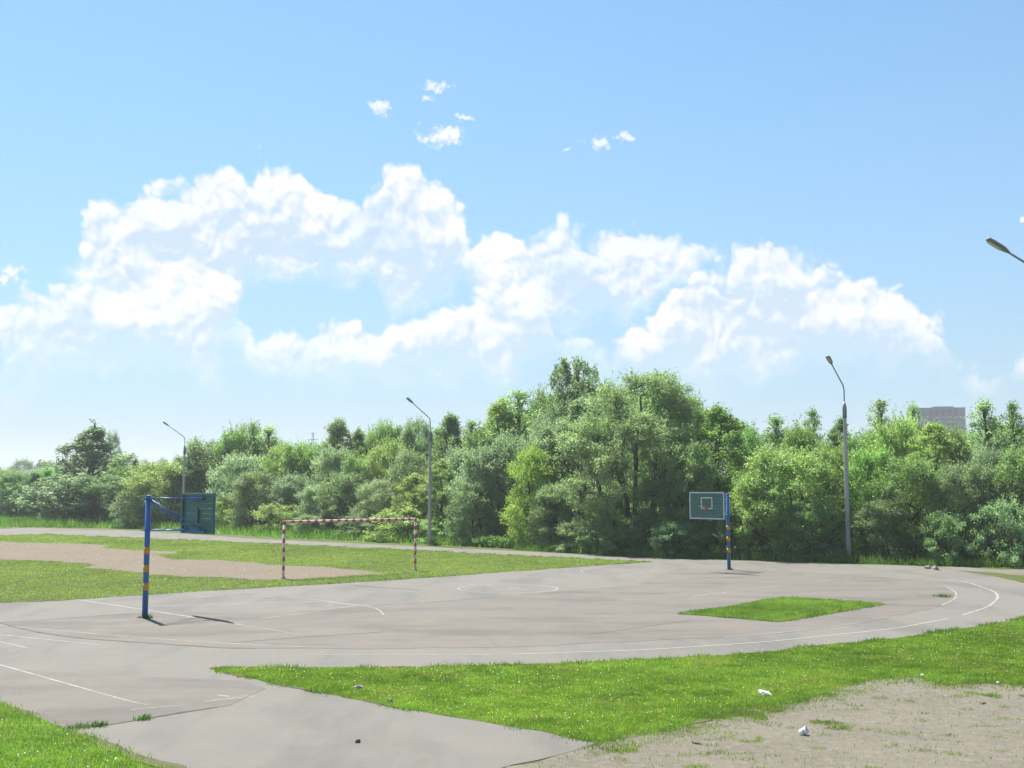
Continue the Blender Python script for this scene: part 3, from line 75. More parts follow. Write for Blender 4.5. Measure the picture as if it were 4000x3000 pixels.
# ------------------------------------------------------------------ node helpers
class NT:
    def __init__(s, tree):
        s.t = tree; s.n = tree.nodes; s.l = tree.links
    def node(s, typ, **kw):
        nd = s.n.new(typ)
        for k, v in kw.items(): setattr(nd, k, v)
        return nd
    def put(s, sock, v):
        if isinstance(v, bpy.types.NodeSocket): s.l.new(v, sock)
        else:
            try: sock.default_value = v
            except (TypeError, ValueError): sock.default_value = (*v, 1.0) if len(v) == 3 else v[:3]
    def math(s, op, a, b=None, c=None, clamp=False):
        nd = s.node('ShaderNodeMath', operation=op, use_clamp=clamp)
        for i, v in enumerate((a, b, c)):
            if v is not None: s.put(nd.inputs[i], v)
        return nd.outputs[0]
    def vec(s, op, a, b=None, c=None, out=0):
        nd = s.node('ShaderNodeVectorMath', operation=op)
        for i, v in enumerate((a, b, c)):
            if v is not None: s.put(nd.inputs[i], v)
        return nd.outputs['Value'] if op in ('DOT_PRODUCT', 'LENGTH', 'DISTANCE') else nd.outputs[0]
    def mix(s, f, a, b, mode='MIX'):
        nd = s.node('ShaderNodeMix', data_type='RGBA', blend_type=mode)
        s.put(nd.inputs[0], f); s.put(nd.inputs[6], a); s.put(nd.inputs[7], b)
        return nd.outputs[2]
    def noise(s, vec=None, scale=5.0, detail=4.0, rough=0.55, color=False, dist=0.0, dim='3D'):
        nd = s.node('ShaderNodeTexNoise', noise_dimensions=dim)
        if vec is not None: s.put(nd.inputs['Vector'], vec)
        nd.inputs['Scale'].default_value = scale; nd.inputs['Detail'].default_value = detail
        nd.inputs['Roughness'].default_value = rough; nd.inputs['Distortion'].default_value = dist
        return nd.outputs['Color' if color else 'Fac']
    def rng(s, v, a, b, c=0.0, d=1.0, smooth=False):
        nd = s.node('ShaderNodeMapRange', interpolation_type='SMOOTHSTEP' if smooth else 'LINEAR')
        s.put(nd.inputs[0], v)
        for i, x in enumerate((a, b, c, d)): s.put(nd.inputs[i + 1], x)
        return nd.outputs[0]
    def ramp(s, v, stops):
        nd = s.node('ShaderNodeValToRGB'); cr = nd.color_ramp
        s.put(nd.inputs[0], v)
        while len(cr.elements) < len(stops): cr.elements.new(0.5)
        for e, (p, c) in zip(cr.elements, stops): e.position = p; e.color = (*c, 1)
        return nd.outputs[0]

# ------------------------------------------------------------------ sky: Nishita air with procedural cumulus
world = bpy.data.worlds.new('World')
scene.world = world
world.use_nodes = True

def build_sky():
    k = NT(world.node_tree)
    k.n.clear()
    sky = k.node('ShaderNodeTexSky', sky_type='NISHITA')
    sky.sun_disc = False
    sky.sun_elevation = R(SUN_EL); sky.sun_rotation = R(SUN_AZ)
    sky.altitude = 0; sky.air_density = 1.0; sky.dust_density = 0.2; sky.ozone_density = 2.5
    tc = k.node('ShaderNodeTexCoord').outputs['Generated']
    s = k.node('ShaderNodeSeparateXYZ'); k.put(s.inputs[0], k.vec('NORMALIZE', tc))
    az = k.math('ARCTAN2', s.outputs[0], s.outputs[1]); el = k.math('ARCSINE', s.outputs[2])
    cb = k.node('ShaderNodeCombineXYZ'); k.put(cb.inputs[0], az); k.put(cb.inputs[1], el)
    p = cb.outputs[0]
    # turbulence: directions are bent before the cloud outlines are looked up
    w1 = k.vec('SUBTRACT', k.noise(p, 20, 2, .5, True, dim='2D'), (.5, .5, .5))
    w2 = k.vec('SUBTRACT', k.noise(p, 62, 5, .62, True, dim='2D'), (.5, .5, .5))
    q = k.vec('MULTIPLY_ADD', w1, (.026, .024, 0), p)
    q = k.vec('MULTIPLY_ADD', w2, (.013, .013, 0), q)
    qp = k.vec('MULTIPLY_ADD', w1, (.022, .022, 0), p)
    qp = k.vec('MULTIPLY_ADD', w2, (.0055, .0055, 0), qp)
    def puffs(v):
        acc = None
        for sc_, am in ((25, -1.15), (58, -.55), (135, -.26)):
            vo = k.node('ShaderNodeTexVoronoi', feature='F1', voronoi_dimensions='2D'); k.put(vo.inputs['Vector'], v)
            vo.inputs['Scale'].default_value = sc_
            acc = k.math('MULTIPLY', vo.outputs[0], am) if acc is None else k.math('MULTIPLY_ADD', vo.outputs[0], am, acc)
        return acc
    b0 = puffs(qp)
    b1 = puffs(k.vec('ADD', qp, (-.003, .0065, 0)))
    q2 = k.vec('MULTIPLY_ADD', w1, (.012, .022, 0), p)
    q2 = k.vec('MULTIPLY_ADD', w2, (.012, .010, 0), q2)
    qs = k.node('ShaderNodeSeparateXYZ'); k.put(qs.inputs[0], q2)
    def lut(pts, i):
        nd = k.node('ShaderNodeFloatCurve'); c = nd.mapping.curves[0]
        xs = [((t[0] + .6) / 1.2, (t[i] + .1) / .6) for t in pts]
        while len(c.points) < len(xs): c.points.new(.5, .5)
        for pt, xy in zip(c.points, xs): pt.location = xy; pt.handle_type = 'VECTOR'
        nd.mapping.extend = 'HORIZONTAL'; nd.mapping.update()
        k.put(nd.inputs['Value'], k.rng(qs.outputs[0], -.6, .6))
        return k.math('MULTIPLY_ADD', nd.outputs[0], .6, -.1)
    def layer(pts, soft):
        top = lut(pts, 1); bot = lut(pts, 2)
        below = k.math('SUBTRACT', top, qs.outputs[1]); above = k.math('SUBTRACT', qs.outputs[1], bot)
        lo, hi = pts[0][0], pts[-1][0]
        edge = k.math('MINIMUM', k.math('SUBTRACT', qs.outputs[0], lo), k.math('SUBTRACT', hi, qs.outputs[0]))
        foot = k.math('MULTIPLY_ADD', k.math('SUBTRACT', soft_n, .5), .07, above)
        t = k.math('MINIMUM', k.math('DIVIDE', below, .022), k.math('DIVIDE', edge, .02))
        return t, below, k.rng(foot, -.005, soft, 0, 1, True)
    soft_n = k.noise(p, 22, 4, .6, dim='2D')
    t1, below1, foot1 = layer(CLOUD_ARCH, .036)
    t2, below2, foot2 = layer(CLOUD_BANK, .050)
    sm = None
    for (a, e, ra, re) in CLOUD_SMALL:
        d = k.vec('LENGTH', k.vec('MULTIPLY_ADD', q, (1 / ra, 1 / re, 0), (-a / ra, -e / re, 0)))
        sm = d if sm is None else k.math('MINIMUM', sm, d)
    sm = k.math('SUBTRACT', k.math('MULTIPLY_ADD', k.noise(p, 110, 4, .65, dim='2D'), 2.2, -.25), sm)
    # the same fair-weather cumulus round the rest of the horizon
    n = k.noise(k.vec('MULTIPLY', p, (1, 1.8, 0)), 7, 5, .55)
    side = k.rng(k.math('ABSOLUTE', az), .50, .66)
    band = k.math('MULTIPLY', k.rng(el, .02, .12), k.rng(el, .80, .30))
    gen = k.math('MULTIPLY_ADD', k.math('MULTIPLY', side, band), k.math('MULTIPLY', n, 12.0), -6.3)
    def crisp(t): return k.rng(k.math('ADD', t, k.math('MULTIPLY_ADD', b0, 1.30, 1.62)), .05, .72, 0, 1, True)
    a1 = k.math('MAXIMUM', k.math('MULTIPLY', crisp(t1), foot1), k.math('MULTIPLY', crisp(t2), foot2))
    a1 = k.math('MAXIMUM', a1, crisp(gen))
    a2 = k.rng(sm, .05, .75, 0, .95, True)
    alpha = k.math('MAXIMUM', a1, a2)
    alpha = k.math('MULTIPLY', alpha, k.rng(el, .0, .13, .22, 1.0))
    # thin ragged patches inside the bank let the air show through
    alpha = k.math('MULTIPLY', alpha, k.rng(k.noise(p, 12, 3, .55, dim='2D'), .30, .50, .78, 1.0))
    # sunlit tops and puffs against the shaded body; the sun stands high behind the clouds
    depth = k.math('MINIMUM', k.math('MAXIMUM', below1, 0.0), k.math('ADD', k.math('MULTIPLY', k.math('ABSOLUTE', below2), 1.0), 0.0))
    rimlight = k.rng(depth, .0, .050, .92, .08, True)
    lit = k.math('MULTIPLY_ADD', k.math('SUBTRACT', b0, b1), 1.7, rimlight)
    lit = k.math('MULTIPLY_ADD', k.math('SUBTRACT', soft_n, .5), 1.7, lit)
    lit = k.math('MAXIMUM', lit, k.rng(a1, .7, .3, 0.0, .55))
    lit = k.math('MAXIMUM', lit, k.math('MULTIPLY', a2, .9), clamp=True)
    white = 1.0 / (SKY_STRENGTH * 2 ** EXPOSURE)
    body = tuple(c * white for c in (.60, .755, .92))
    rim = tuple(c * white for c in (1.0, 1.0, 1.0))
    cloud = k.mix(lit, body, rim)
    air = k.mix(1.0, sky.outputs[0], SKY_TINT, 'MULTIPLY')
    pale = tuple(c * white for c in (.355, .49, .665))
    veil = k.math('MULTIPLY', k.math('EXPONENT', k.math('MULTIPLY', k.math('MAXIMUM', el, 0.0), -5.0)), .97)
    low = k.math('EXPONENT', k.math('MULTIPLY', k.math('MAXIMUM', el, 0.0), -7.0))
    air = k.mix(low, air, k.mix(1.0, air, (.80, .74, .74, 1.0), 'MULTIPLY'))
    air = k.mix(veil, air, pale)
    col = k.mix(alpha, air, cloud)
    bg = k.node('ShaderNodeBackground'); k.put(bg.inputs[0], col); bg.inputs[1].default_value = SKY_STRENGTH
    out = k.node('ShaderNodeOutputWorld'); k.put(out.inputs[0], bg.outputs[0])
SKY_TINT = (0.80, 1.11, 1.15, 1.0)
build_sky()
world.cycles.sampling_method = 'MANUAL'
world.cycles.sample_map_resolution = 512
scene.cycles.max_bounces = 8
scene.cycles.diffuse_bounces = 4
scene.cycles.transmission_bounces = 6
scene.cycles.transparent_max_bounces = 6

rng = np.random.default_rng(7)
random.seed(7)

# ------------------------------------------------------------------ materials
def new_mat(name):
    m = bpy.data.materials.new(name); m.use_nodes = True
    k = NT(m.node_tree); k.n.clear()
    out = k.node('ShaderNodeOutputMaterial')
    return m, k, out

def principled(k, color, rough=.6, spec=.5, metal=0.0, bump=None, bdist=.01, bstr=.5):
    b = k.node('ShaderNodeBsdfPrincipled')
    k.put(b.inputs['Base Color'], color); k.put(b.inputs['Roughness'], rough)
    b.inputs['Specular IOR Level'].default_value = spec; b.inputs['Metallic'].default_value = metal
    if bump is not None:
        bp = k.node('ShaderNodeBump'); k.put(bp.inputs['Height'], bump)
        bp.inputs['Distance'].default_value = bdist; bp.inputs['Strength'].default_value = bstr
        k.put(b.inputs['Normal'], bp.outputs[0])
    return b.outputs[0]

def pos(k): return k.node('ShaderNodeNewGeometry').outputs['Position']
def objco(k): return k.node('ShaderNodeTexCoord').outputs['Object']

def paint_mat(name, color, rough=.4, wear=(.25, .22, .2), amount=.25):
    m, k, out = new_mat(name)
    p = objco(k)
    n = k.noise(p, 9, 6, .65)
    w = k.rng(n, .62 - amount * .2, .70, 0, .75)
    c = k.mix(k.rng(k.noise(p, 3, 3), .3, .7), tuple(x * .88 for x in color), tuple(min(1, x * 1.08) for x in color))
    c = k.mix(w, c, wear)
    k.put(out.inputs[0], principled(k, c, rough, .4, bump=k.noise(p, 60, 3), bdist=.002))
    return m

def asphalt_mat(name, ca, cb, cc, streak):
    m, k, out = new_mat(name)
    p = pos(k)
    big = k.noise(p, .13, 5, .62)
    mid = k.noise(p, .9, 6, .65)
    st = k.noise(k.vec('MULTIPLY', p, streak), 1.0, 5, .6)
    fine = k.noise(p, 60, 3, .7)
    col = k.mix(k.rng(big, .32, .68), ca, cb)
    col = k.mix(k.rng(mid, .45, .68, 0, .75), col, cc)
    col = k.mix(k.rng(st, .48, .64, 0, .75), col, tuple(x * .79 for x in ca))
    col = k.mix(k.rng(fine, .25, .75), tuple(x * .82 for x in (1, 1, 1)), (1.16, 1.16, 1.16), 'MIX') if False else \
        k.mix(1.0, col, k.ramp(fine, [(.3, (.80, .80, .80)), (.55, (1, 1, 1)), (.75, (1.0, 1.0, 1.0))]), 'MULTIPLY')
    grit = k.rng(k.noise(p, 140, 2, .5), .70, .78, 0, .35)
    col = k.mix(grit, col, (.62, .60, .56))
    k.put(out.inputs[0], principled(k, col, .88, .25, bump=k.math('ADD', fine, k.math('MULTIPLY', mid, 1.5)), bdist=.006, bstr=.6))
    return m

def soil_mat(name, ca, cb, cc, scale=1.0):
    m, k, out = new_mat(name)
    p = pos(k)
    a = k.noise(p, .5 * scale, 6, .65); b = k.noise(k.vec('MULTIPLY', p, (1, 1, 1)), 6 * scale, 5, .7); f = k.noise(p, 70, 3, .7)
    col = k.mix(k.rng(a, .35, .65), ca, cb)
    col = k.mix(k.rng(b, .50, .68, 0, .8), col, cc)
    col = k.mix(1.0, col, k.ramp(f, [(.3, (.72, .72, .72)), (.6, (1, 1, 1))]), 'MULTIPLY')
    k.put(out.inputs[0], principled(k, col, .95, .15, bump=k.math('ADD', k.math('MULTIPLY', b, 2.0), f), bdist=.02, bstr=.8))
    return m

def turf_mat(name):
    """the sward itself: mown grass seen from afar, mottled with clover and drier patches"""
    m, k, out = new_mat(name)
    p = pos(k)
    a = k.noise(p, .12, 5, .6); b = k.noise(p, 1.1, 6, .7); f = k.noise(p, 14, 4, .75); g = k.noise(p, 45, 3, .7)
    col = k.mix(k.rng(a, .35, .65), (.105, .160, .026), (.140, .172, .040))
    col = k.mix(k.rng(b, .50, .70, 0, .7), col, (.140, .142, .050))
    col = k.mix(k.rng(b, .30, .45, .6, 0), col, (.068, .118, .020))
    col = k.mix(1.0, col, k.ramp(f, [(.32, (.70, .70, .70)), (.6, (1.05, 1.05, 1.05))]), 'MULTIPLY')
    h = k.math('ADD', f, k.math('MULTIPLY', g, .7))
    k.put(out.inputs[0], principled(k, col, .85, .2, bump=h, bdist=.10, bstr=1.0))
    return m

def leaf_mat(name, trans=.58, rough=.45, spec=.4, base=None, sward=False):
    """leaf or blade: diffuse, a soft sheen and light let through; hue per object, small tint per leaf"""
    m, k, out = new_mat(name)
    oi = k.node('ShaderNodeObjectInfo')
    at = k.node('ShaderNodeAttribute'); at.attribute_name = 'tint'
    col = oi.outputs['Color'] if base is None else base
    t = at.outputs['Fac']
    c = k.mix(k.rng(t, 0, 1), (.52, .58, .50), (1.50, 1.40, 1.42))
    if sward:      # clover patches and drier straw-coloured places
        p = pos(k)
        col = k.mix(k.rng(k.noise(p, .55, 4, .6), .52, .68, 0, .55), col, (.275, .275, .090))
        col = k.mix(k.rng(k.noise(p, 1.3, 3, .6), .55, .66, 0, .60), col, (.125, .240, .045))
    col = k.mix(1.0, col, c, 'MULTIPLY')
    b = k.node('ShaderNodeBsdfPrincipled'); k.put(b.inputs['Base Color'], col)
    b.inputs['Roughness'].default_value = rough; b.inputs['Specular IOR Level'].default_value = spec
    tr = k.node('ShaderNodeBsdfTranslucent'); k.put(tr.inputs[0], k.mix(1.0, col, (1.22, 1.45, .80), 'MULTIPLY'))
    mx = k.node('ShaderNodeMixShader'); mx.inputs[0].default_value = trans
    k.put(mx.inputs[1], b.outputs[0]); k.put(mx.inputs[2], tr.outputs[0]); k.put(out.inputs[0], mx.outputs[0])
    return m

def bark_mat(name, ca, cb):
    m, k, out = new_mat(name)
    p = objco(k); n = k.noise(k.vec('MULTIPLY', p, (6, 6, 1.2)), 1.0, 5, .65)
    k.put(out.inputs[0], principled(k, k.mix(n, ca, cb), .9, .2, bump=n, bdist=.03))
    return m

def concrete_mat(name, ca, cb):
    m, k, out = new_mat(name)
    p = objco(k)
    n = k.noise(k.vec('MULTIPLY', p, (3, 3, .6)), 1.5, 6, .65); f = k.noise(p, 40, 3, .6)
    c = k.mix(k.rng(n, .3, .7), ca, cb)
    c = k.mix(1.0, c, k.ramp(f, [(.3, (.85, .85, .85)), (.6, (1, 1, 1))]), 'MULTIPLY')
    k.put(out.inputs[0], principled(k, c, .9, .2, bump=f, bdist=.004))
    return m

def plain_mat(name, c, rough=.6, spec=.4, metal=0.0, var=.12, scale=6):
    m, k, out = new_mat(name)
    n = k.noise(objco(k), scale, 5, .6)
    col = k.mix(n, tuple(x * (1 - var) for x in c), tuple(min(1, x * (1 + var)) for x in c))
    k.put(out.inputs[0], principled(k, col, rough, spec, metal))
    return m

def line_mat(name, wear):
    """worn road paint: flaked off down to the asphalt in places"""
    m, k, out = new_mat(name)
    p = pos(k)
    n = k.math('ADD', k.math('MULTIPLY', k.noise(p, 1.6, 3, .6), .55), k.math('MULTIPLY', k.noise(p, 22, 4, .7), .45))
    keep = k.rng(n, .22 + wear * .30, .46 + wear * .26)
    b = principled(k, (.46, .45, .41), .7, .3)
    tr = k.node('ShaderNodeBsdfTransparent')
    mx = k.node('ShaderNodeMixShader'); k.put(mx.inputs[0], k.math('MULTIPLY', keep, .62))
    k.put(mx.inputs[1], tr.outputs[0]); k.put(mx.inputs[2], b); k.put(out.inputs[0], mx.outputs[0])
    return m

M = dict(
    asphalt=asphalt_mat('asphalt_grey', (0.148, 0.141, 0.125), (0.169, 0.157, 0.138), (0.179, 0.160, 0.131), (.5, .16, 1)),
    old=asphalt_mat('asphalt_old', (0.134, 0.122, 0.106), (0.157, 0.142, 0.122), (0.176, 0.151, 0.119), (.22, .5, 1)),
    dirt=soil_mat('sandy_soil', (0.209, 0.186, 0.147), (0.166, 0.148, 0.115), (0.250, 0.229, 0.183)),
    sand=soil_mat('pinkish_sand', (0.195, 0.158, 0.118), (0.177, 0.144, 0.108), (0.219, 0.184, 0.141), .5),
    turf=turf_mat('turf'),
    leaf=leaf_mat('leaf'),
    blade=leaf_mat('grass_blade', .40, .5, .3, sward=True),
    bark=bark_mat('bark', (.045, .036, .028), (.13, .11, .09)),
    blue=paint_mat('blue_paint', (0.030, 0.122, 0.361), .35, (0.043, 0.076, 0.187), .1),
    yellow=paint_mat('yellow_paint', (0.527, 0.281, 0.038), .45, (0.340, 0.204, 0.068), .2),
    green=paint_mat('green_board_paint', (.052, .145, .130), .5, (.05, .10, .09), .2),
    white=paint_mat('white_paint', (0.629, 0.629, 0.612), .45, (0.425, 0.391, 0.340), .35),
    red=paint_mat('red_paint', (.56, .075, .050), .45, (0.357, 0.136, 0.102), .35),
    orange=paint_mat('orange_paint', (.45, .06, .03), .5, (.25, .1, .06), .2),
    concrete=concrete_mat('lamp_concrete', (.36, .345, .335), (.47, .455, .44)),
    steel=plain_mat('galvanised_steel', (.20, .25, .27), .5, .5, .3),
    lamp=plain_mat('lamp_housing', (.20, .20, .195), .5, .5),
    lens=plain_mat('lamp_lens', (.45, .46, .45), .25, .5),
    dark=plain_mat('dark_seam', (.105, .098, .085), .95, .1),
    rock=plain_mat('stone', (.34, .31, .29), .9, .2, 0, .3, 20),
    paper=plain_mat('white_litter', (.78, .79, .82), .6, .3),
    brown=plain_mat('brown_litter', (.13, .10, .075), .8, .2),
)
LINE = [line_mat('worn_paint_%s' % w, v) for w, v in (('fresh', .08), ('used', .32), ('faded', .55))]

# ------------------------------------------------------------------ mesh helpers
def mesh_obj(name, verts, faces, mat=None, parent=None, smooth=False, loc=(0, 0, 0)):
    me = bpy.data.meshes.new(name)
    me.from_pydata([tuple(v) for v in verts], [], [tuple(f) for f in faces]); me.validate(); me.update()
    if smooth: me.polygons.foreach_set('use_smooth', [True] * len(me.polygons))
    o = bpy.data.objects.new(name, me); COL.objects.link(o)
    if mat is not None: me.materials.append(mat)
    if parent is not None: o.parent = parent
    o.location = loc
    return o

def tri_soup(name, V, n, mat, tint=None):
    """V: (k*n, 3) array of k polygons with n corners each -> fast mesh"""
    k = len(V) // n
    me = bpy.data.meshes.new(name)
    me.vertices.add(k * n); me.vertices.foreach_set('co', np.ascontiguousarray(V, dtype=np.float32).ravel())
    me.loops.add(k * n); me.loops.foreach_set('vertex_index', np.arange(k * n, dtype=np.int32))
    me.polygons.add(k); me.polygons.foreach_set('loop_start', np.arange(0, k * n, n, dtype=np.int32))
    me.polygons.foreach_set('loop_total', np.full(k, n, dtype=np.int32))
    if tint is not None:
        a = me.attributes.new('tint', 'FLOAT', 'POINT'); a.data.foreach_set('value', np.repeat(tint.astype(np.float32), n))
    me.update(calc_edges=True)
    me.materials.append(mat)
    return me

def link(name, me, parent=None):
    o = bpy.data.objects.new(name, me); COL.objects.link(o)
    if parent is not None: o.parent = parent
    return o

def empty(name, loc=(0, 0, 0), rz=0.0):
    o = bpy.data.objects.new(name, None); COL.objects.link(o)
    o.location = loc; o.rotation_euler = (0, 0, rz); o.empty_display_size = .3
    return o

def tag(o, label=None, cat=None, group=None, kind=None):
    if label: o['label'] = label
    if cat: o['category'] = cat
    if group: o['group'] = group
    if kind: o['kind'] = kind
    return o

def tube(path, radii, seg=10, caps=True):
    """verts, faces of a tube along path (list of points) with radius per point"""
    P = [Vector(p) for p in path]; n = len(P)
    if not hasattr(radii, '__len__'): radii = [radii] * n
    V, Fc = [], []
    up = Vector((0, 0, 1))
    prev = None
    for i, p in enumerate(P):
        d = (P[min(i + 1, n - 1)] - P[max(i - 1, 0)]).normalized()
        a = d.cross(up) if abs(d.dot(up)) < .98 else d.cross(Vector((1, 0, 0)))
        a.normalize()
        if prev is not None and a.dot(prev) < 0: a = -a
        prev = a
        b = d.cross(a)
        for j in range(seg):
            t = 2 * math.pi * j / seg
            V.append(p + (a * math.cos(t) + b * math.sin(t)) * radii[i])
    for i in range(n - 1):
        for j in range(seg):
            Fc.append((i * seg + j, i * seg + (j + 1) % seg, (i + 1) * seg + (j + 1) % seg, (i + 1) * seg + j))
    if caps:
        Fc.append(tuple(range(seg))[::-1]); Fc.append(tuple((n - 1) * seg + j for j in range(seg)))
    return V, Fc

def join(parts):
    V, Fc = [], []
    for v, f in parts:
        o = len(V); V += list(v); Fc += [tuple(i + o for i in x) for x in f]
    return V, Fc

def box(cx, cy, cz, sx, sy, sz, bev=0.0):
    x, y, z = sx / 2, sy / 2, sz / 2
    if bev <= 0:
        V = [(cx + a * x, cy + b * y, cz + c * z) for a in (-1, 1) for b in (-1, 1) for c in (-1, 1)]
        return V, [(0, 1, 3, 2), (4, 6, 7, 5), (0, 4, 5, 1), (2, 3, 7, 6), (0, 2, 6, 4), (1, 5, 7, 3)]
    bm = bmesh.new(); bmesh.ops.create_cube(bm, size=1.0)
    bmesh.ops.scale(bm, vec=(sx, sy, sz), verts=bm.verts)
    bmesh.ops.bevel(bm, geom=bm.edges[:], offset=bev, segments=2, affect='EDGES', profile=.5)
    bmesh.ops.translate(bm, vec=(cx, cy, cz), verts=bm.verts)
    bm.verts.index_update()
    V = [v.co.copy() for v in bm.verts]; Fc = [tuple(v.index for v in f.verts) for f in bm.faces]
    bm.free(); return V, Fc

def ragged(poly, step=.6, amp=.05, closed=True, seed=1):
    """subdivide an outline and break up its edge"""
    r = np.random.default_rng(seed)
    P = [np.array(p, float) for p in poly]; n = len(P); out = []
    for i in range(n if closed else n - 1):
        a, b = P[i], P[(i + 1) % n]; L = np.linalg.norm(b - a)
        st = max(step, np.linalg.norm(a) * .012); m = max(1, min(80, int(L / st)))
        for j in range(m): out.append(a + (b - a) * j / m + r.normal(0, amp, 2) * min(1.0, L))
    if not closed: out.append(P[-1])
    return [tuple(p) for p in out]

def sheet(name, outline, z, mat, parent=None, holes=()):
    rings = [[Vector((p[0], p[1], 0)) for p in outline]]
    tris = mgeo.tessellate_polygon(rings)
    V = [(p[0], p[1], z) for p in outline]
    F = []
    for t in tris:
        a, b, c = (Vector(V[i]) for i in t)
        F.append(t if (b - a).cross(c - a).z > 0 else t[::-1])
    return mesh_obj(name, V, F, mat, parent)

def ribbon(pts, w, z, step=.7):
    P = []
    for a, b in zip(pts, pts[1:]):
        L = math.dist(a, b); m = max(1, int(L / step))
        for j in range(m): P.append((a[0] + (b[0] - a[0]) * j / m, a[1] + (b[1] - a[1]) * j / m))
    P.append(pts[-1]); V, Fc = [], []
    for i, p in enumerate(P):
        q, r_ = P[max(0, i - 1)], P[min(len(P) - 1, i + 1)]
        dx, dy = r_[0] - q[0], r_[1] - q[1]; L = math.hypot(dx, dy) or 1
        nx, ny = -dy / L * w / 2, dx / L * w / 2
        V += [(p[0] + nx, p[1] + ny, z), (p[0] - nx, p[1] - ny, z)]
    for i in range(len(P) - 1): Fc.append((2 * i, 2 * i + 1, 2 * i + 3, 2 * i + 2))
    return V, Fc

def smooth_line(pts, n=6):
    """Catmull-Rom through the points"""
    if len(pts) < 3: return pts
    P = [np.array(p) for p in pts]; P = [2 * P[0] - P[1]] + P + [2 * P[-1] - P[-2]]; o = []
    for i in range(1, len(P) - 2):
        for j in range(n):
            t = j / n; a, b, c, d = P[i - 1:i + 3]
            o.append(tuple(.5 * ((2 * b) + (c - a) * t + (2 * a - 5 * b + 4 * c - d) * t * t + (3 * b - a - 3 * c + d) * t ** 3)))
    o.append(tuple(P[-2])); return o

def inside(P, poly):
    x, y = P[:, 0], P[:, 1]; r = np.zeros(len(P), bool); q = np.array(poly); j = len(q) - 1
    for i in range(len(q)):
        xi, yi, xj, yj = *q[i], *q[j]
        c = ((yi > y) != (yj > y)) & (x < (xj - xi) * (y - yi) / (yj - yi + 1e-12) + xi)
        r ^= c; j = i
    return r

def edge_dist(P, poly):
    q = np.array(poly); d = np.full(len(P), 1e9)
    for i in range(len(q)):
        a, b = q[i], q[(i + 1) % len(q)]; ab = b - a; L = (ab @ ab) + 1e-9
        t = np.clip(((P - a) @ ab) / L, 0, 1)
        d = np.minimum(d, np.hypot(*(P - (a + t[:, None] * ab)).T))
    return d

def vnoise(P, s, seed=0):
    """cheap 2-D value noise 0..1"""
    p = P * s; i = np.floor(p).astype(np.int64); f = p - i; f = f * f * (3 - 2 * f)
    def h(a, b):
        v = np.sin(a * 127.1 + b * 311.7 + seed * 74.7) * 43758.5453; return v - np.floor(v)
    a, b = i[:, 0], i[:, 1]
    return (h(a, b) * (1 - f[:, 0]) + h(a + 1, b) * f[:, 0]) * (1 - f[:, 1]) + (h(a, b + 1) * (1 - f[:, 0]) + h(a + 1, b + 1) * f[:, 0]) * f[:, 1]

# ------------------------------------------------------------------ the ground
EXT = 2500
g = mesh_obj('ground', [(-EXT, -60, 0), (EXT, -60, 0), (EXT, EXT, 0), (-EXT, EXT, 0)], [(0, 1, 2, 3)], M['turf'])
tag(g, kind='structure')

asph = sheet('asphalt', ragged(ASPHALT, .35, .055, seed=3), .008, M['asphalt']); tag(asph, kind='structure')
o = sheet('old_surface', ragged(OLDASPH, .6, .05, seed=4), .012, M['old'], asph)
o = sheet('old_surface', ragged(OLDPAD, .6, .05, seed=5), .012, M['old'], asph)
o = sheet('side_path', ragged(PATHR, .6, .05, seed=6), .006, M['asphalt']); tag(o, kind='structure')
for nm, pl, mt, z, am in (('sandy_ground', DIRT, 'dirt', .004, .09), ('bare_sand', LAWNDIRT, 'sand', .004, .22), ('bare_sand', TRACKDIRT, 'sand', .0035, .2), ('bare_sand', DIRTR, 'sand', .0035, .15)):
    tag(sheet(nm, ragged(pl, .35, am, seed=8), z, M[mt]), kind='structure')
isl = sheet('grass_island', ragged(ISLAND, .4, .05, seed=9), .018, M['turf']); tag(isl, kind='structure')

for pts, w, wear in LINES:
    v, f = ribbon(smooth_line(pts), w, .0165, .8)
    mesh_obj('painted_line', v, f, LINE[0 if wear < .12 else 1 if wear < .45 else 2], asph)
for pts, w in CRACKS:
    pp = ragged(smooth_line(pts), .35, .035, False, 11)
    v, f = ribbon(pp, w, .0145, .5)
    mesh_obj('seam', v, f, M['dark'], asph)

# trodden soil and dead grass along the kerbless asphalt edges
def soil_edge(pts, seed, wmax):
    r = np.random.default_rng(seed); P = np.array(ragged(pts, .25, .02, False, seed)); n = len(P)
    d = np.gradient(P, axis=0); nrm = np.column_stack([-d[:, 1], d[:, 0]]) / (np.hypot(*d.T)[:, None] + 1e-9)
    w = np.clip((vnoise(P, .8, seed) - .40) * 2.2, 0, 1) * wmax * (.6 + .8 * r.random(n)) + .004
    V = np.empty((2 * n, 3)); V[0::2, :2] = P + nrm * w[:, None]; V[1::2, :2] = P - nrm * w[:, None]; V[:, 2] = .0152
    o = mesh_obj('soil_edge', V, [(2 * i, 2 * i + 1, 2 * i + 3, 2 * i + 2) for i in range(n - 1)], M['edge']); tag(o, kind='structure')
M['faint'] = plain_mat('fine_crack', (.12, .112, .10), .95, .1)
M['edge'] = soil_mat('edge_soil', (.150, .128, .085), (.120, .105, .065), (.185, .160, .115), 2.0)
soil_edge([p for p in WEDGE[::-1] if p[1] < 27 and p[0] < 4][:14], 3, .10)
soil_edge(BLGRASS[:12], 4, .12)
soil_edge([p for p in LAWN[:14]], 5, .16)
soil_edge(ISLAND + ISLAND[:1], 6, .08)
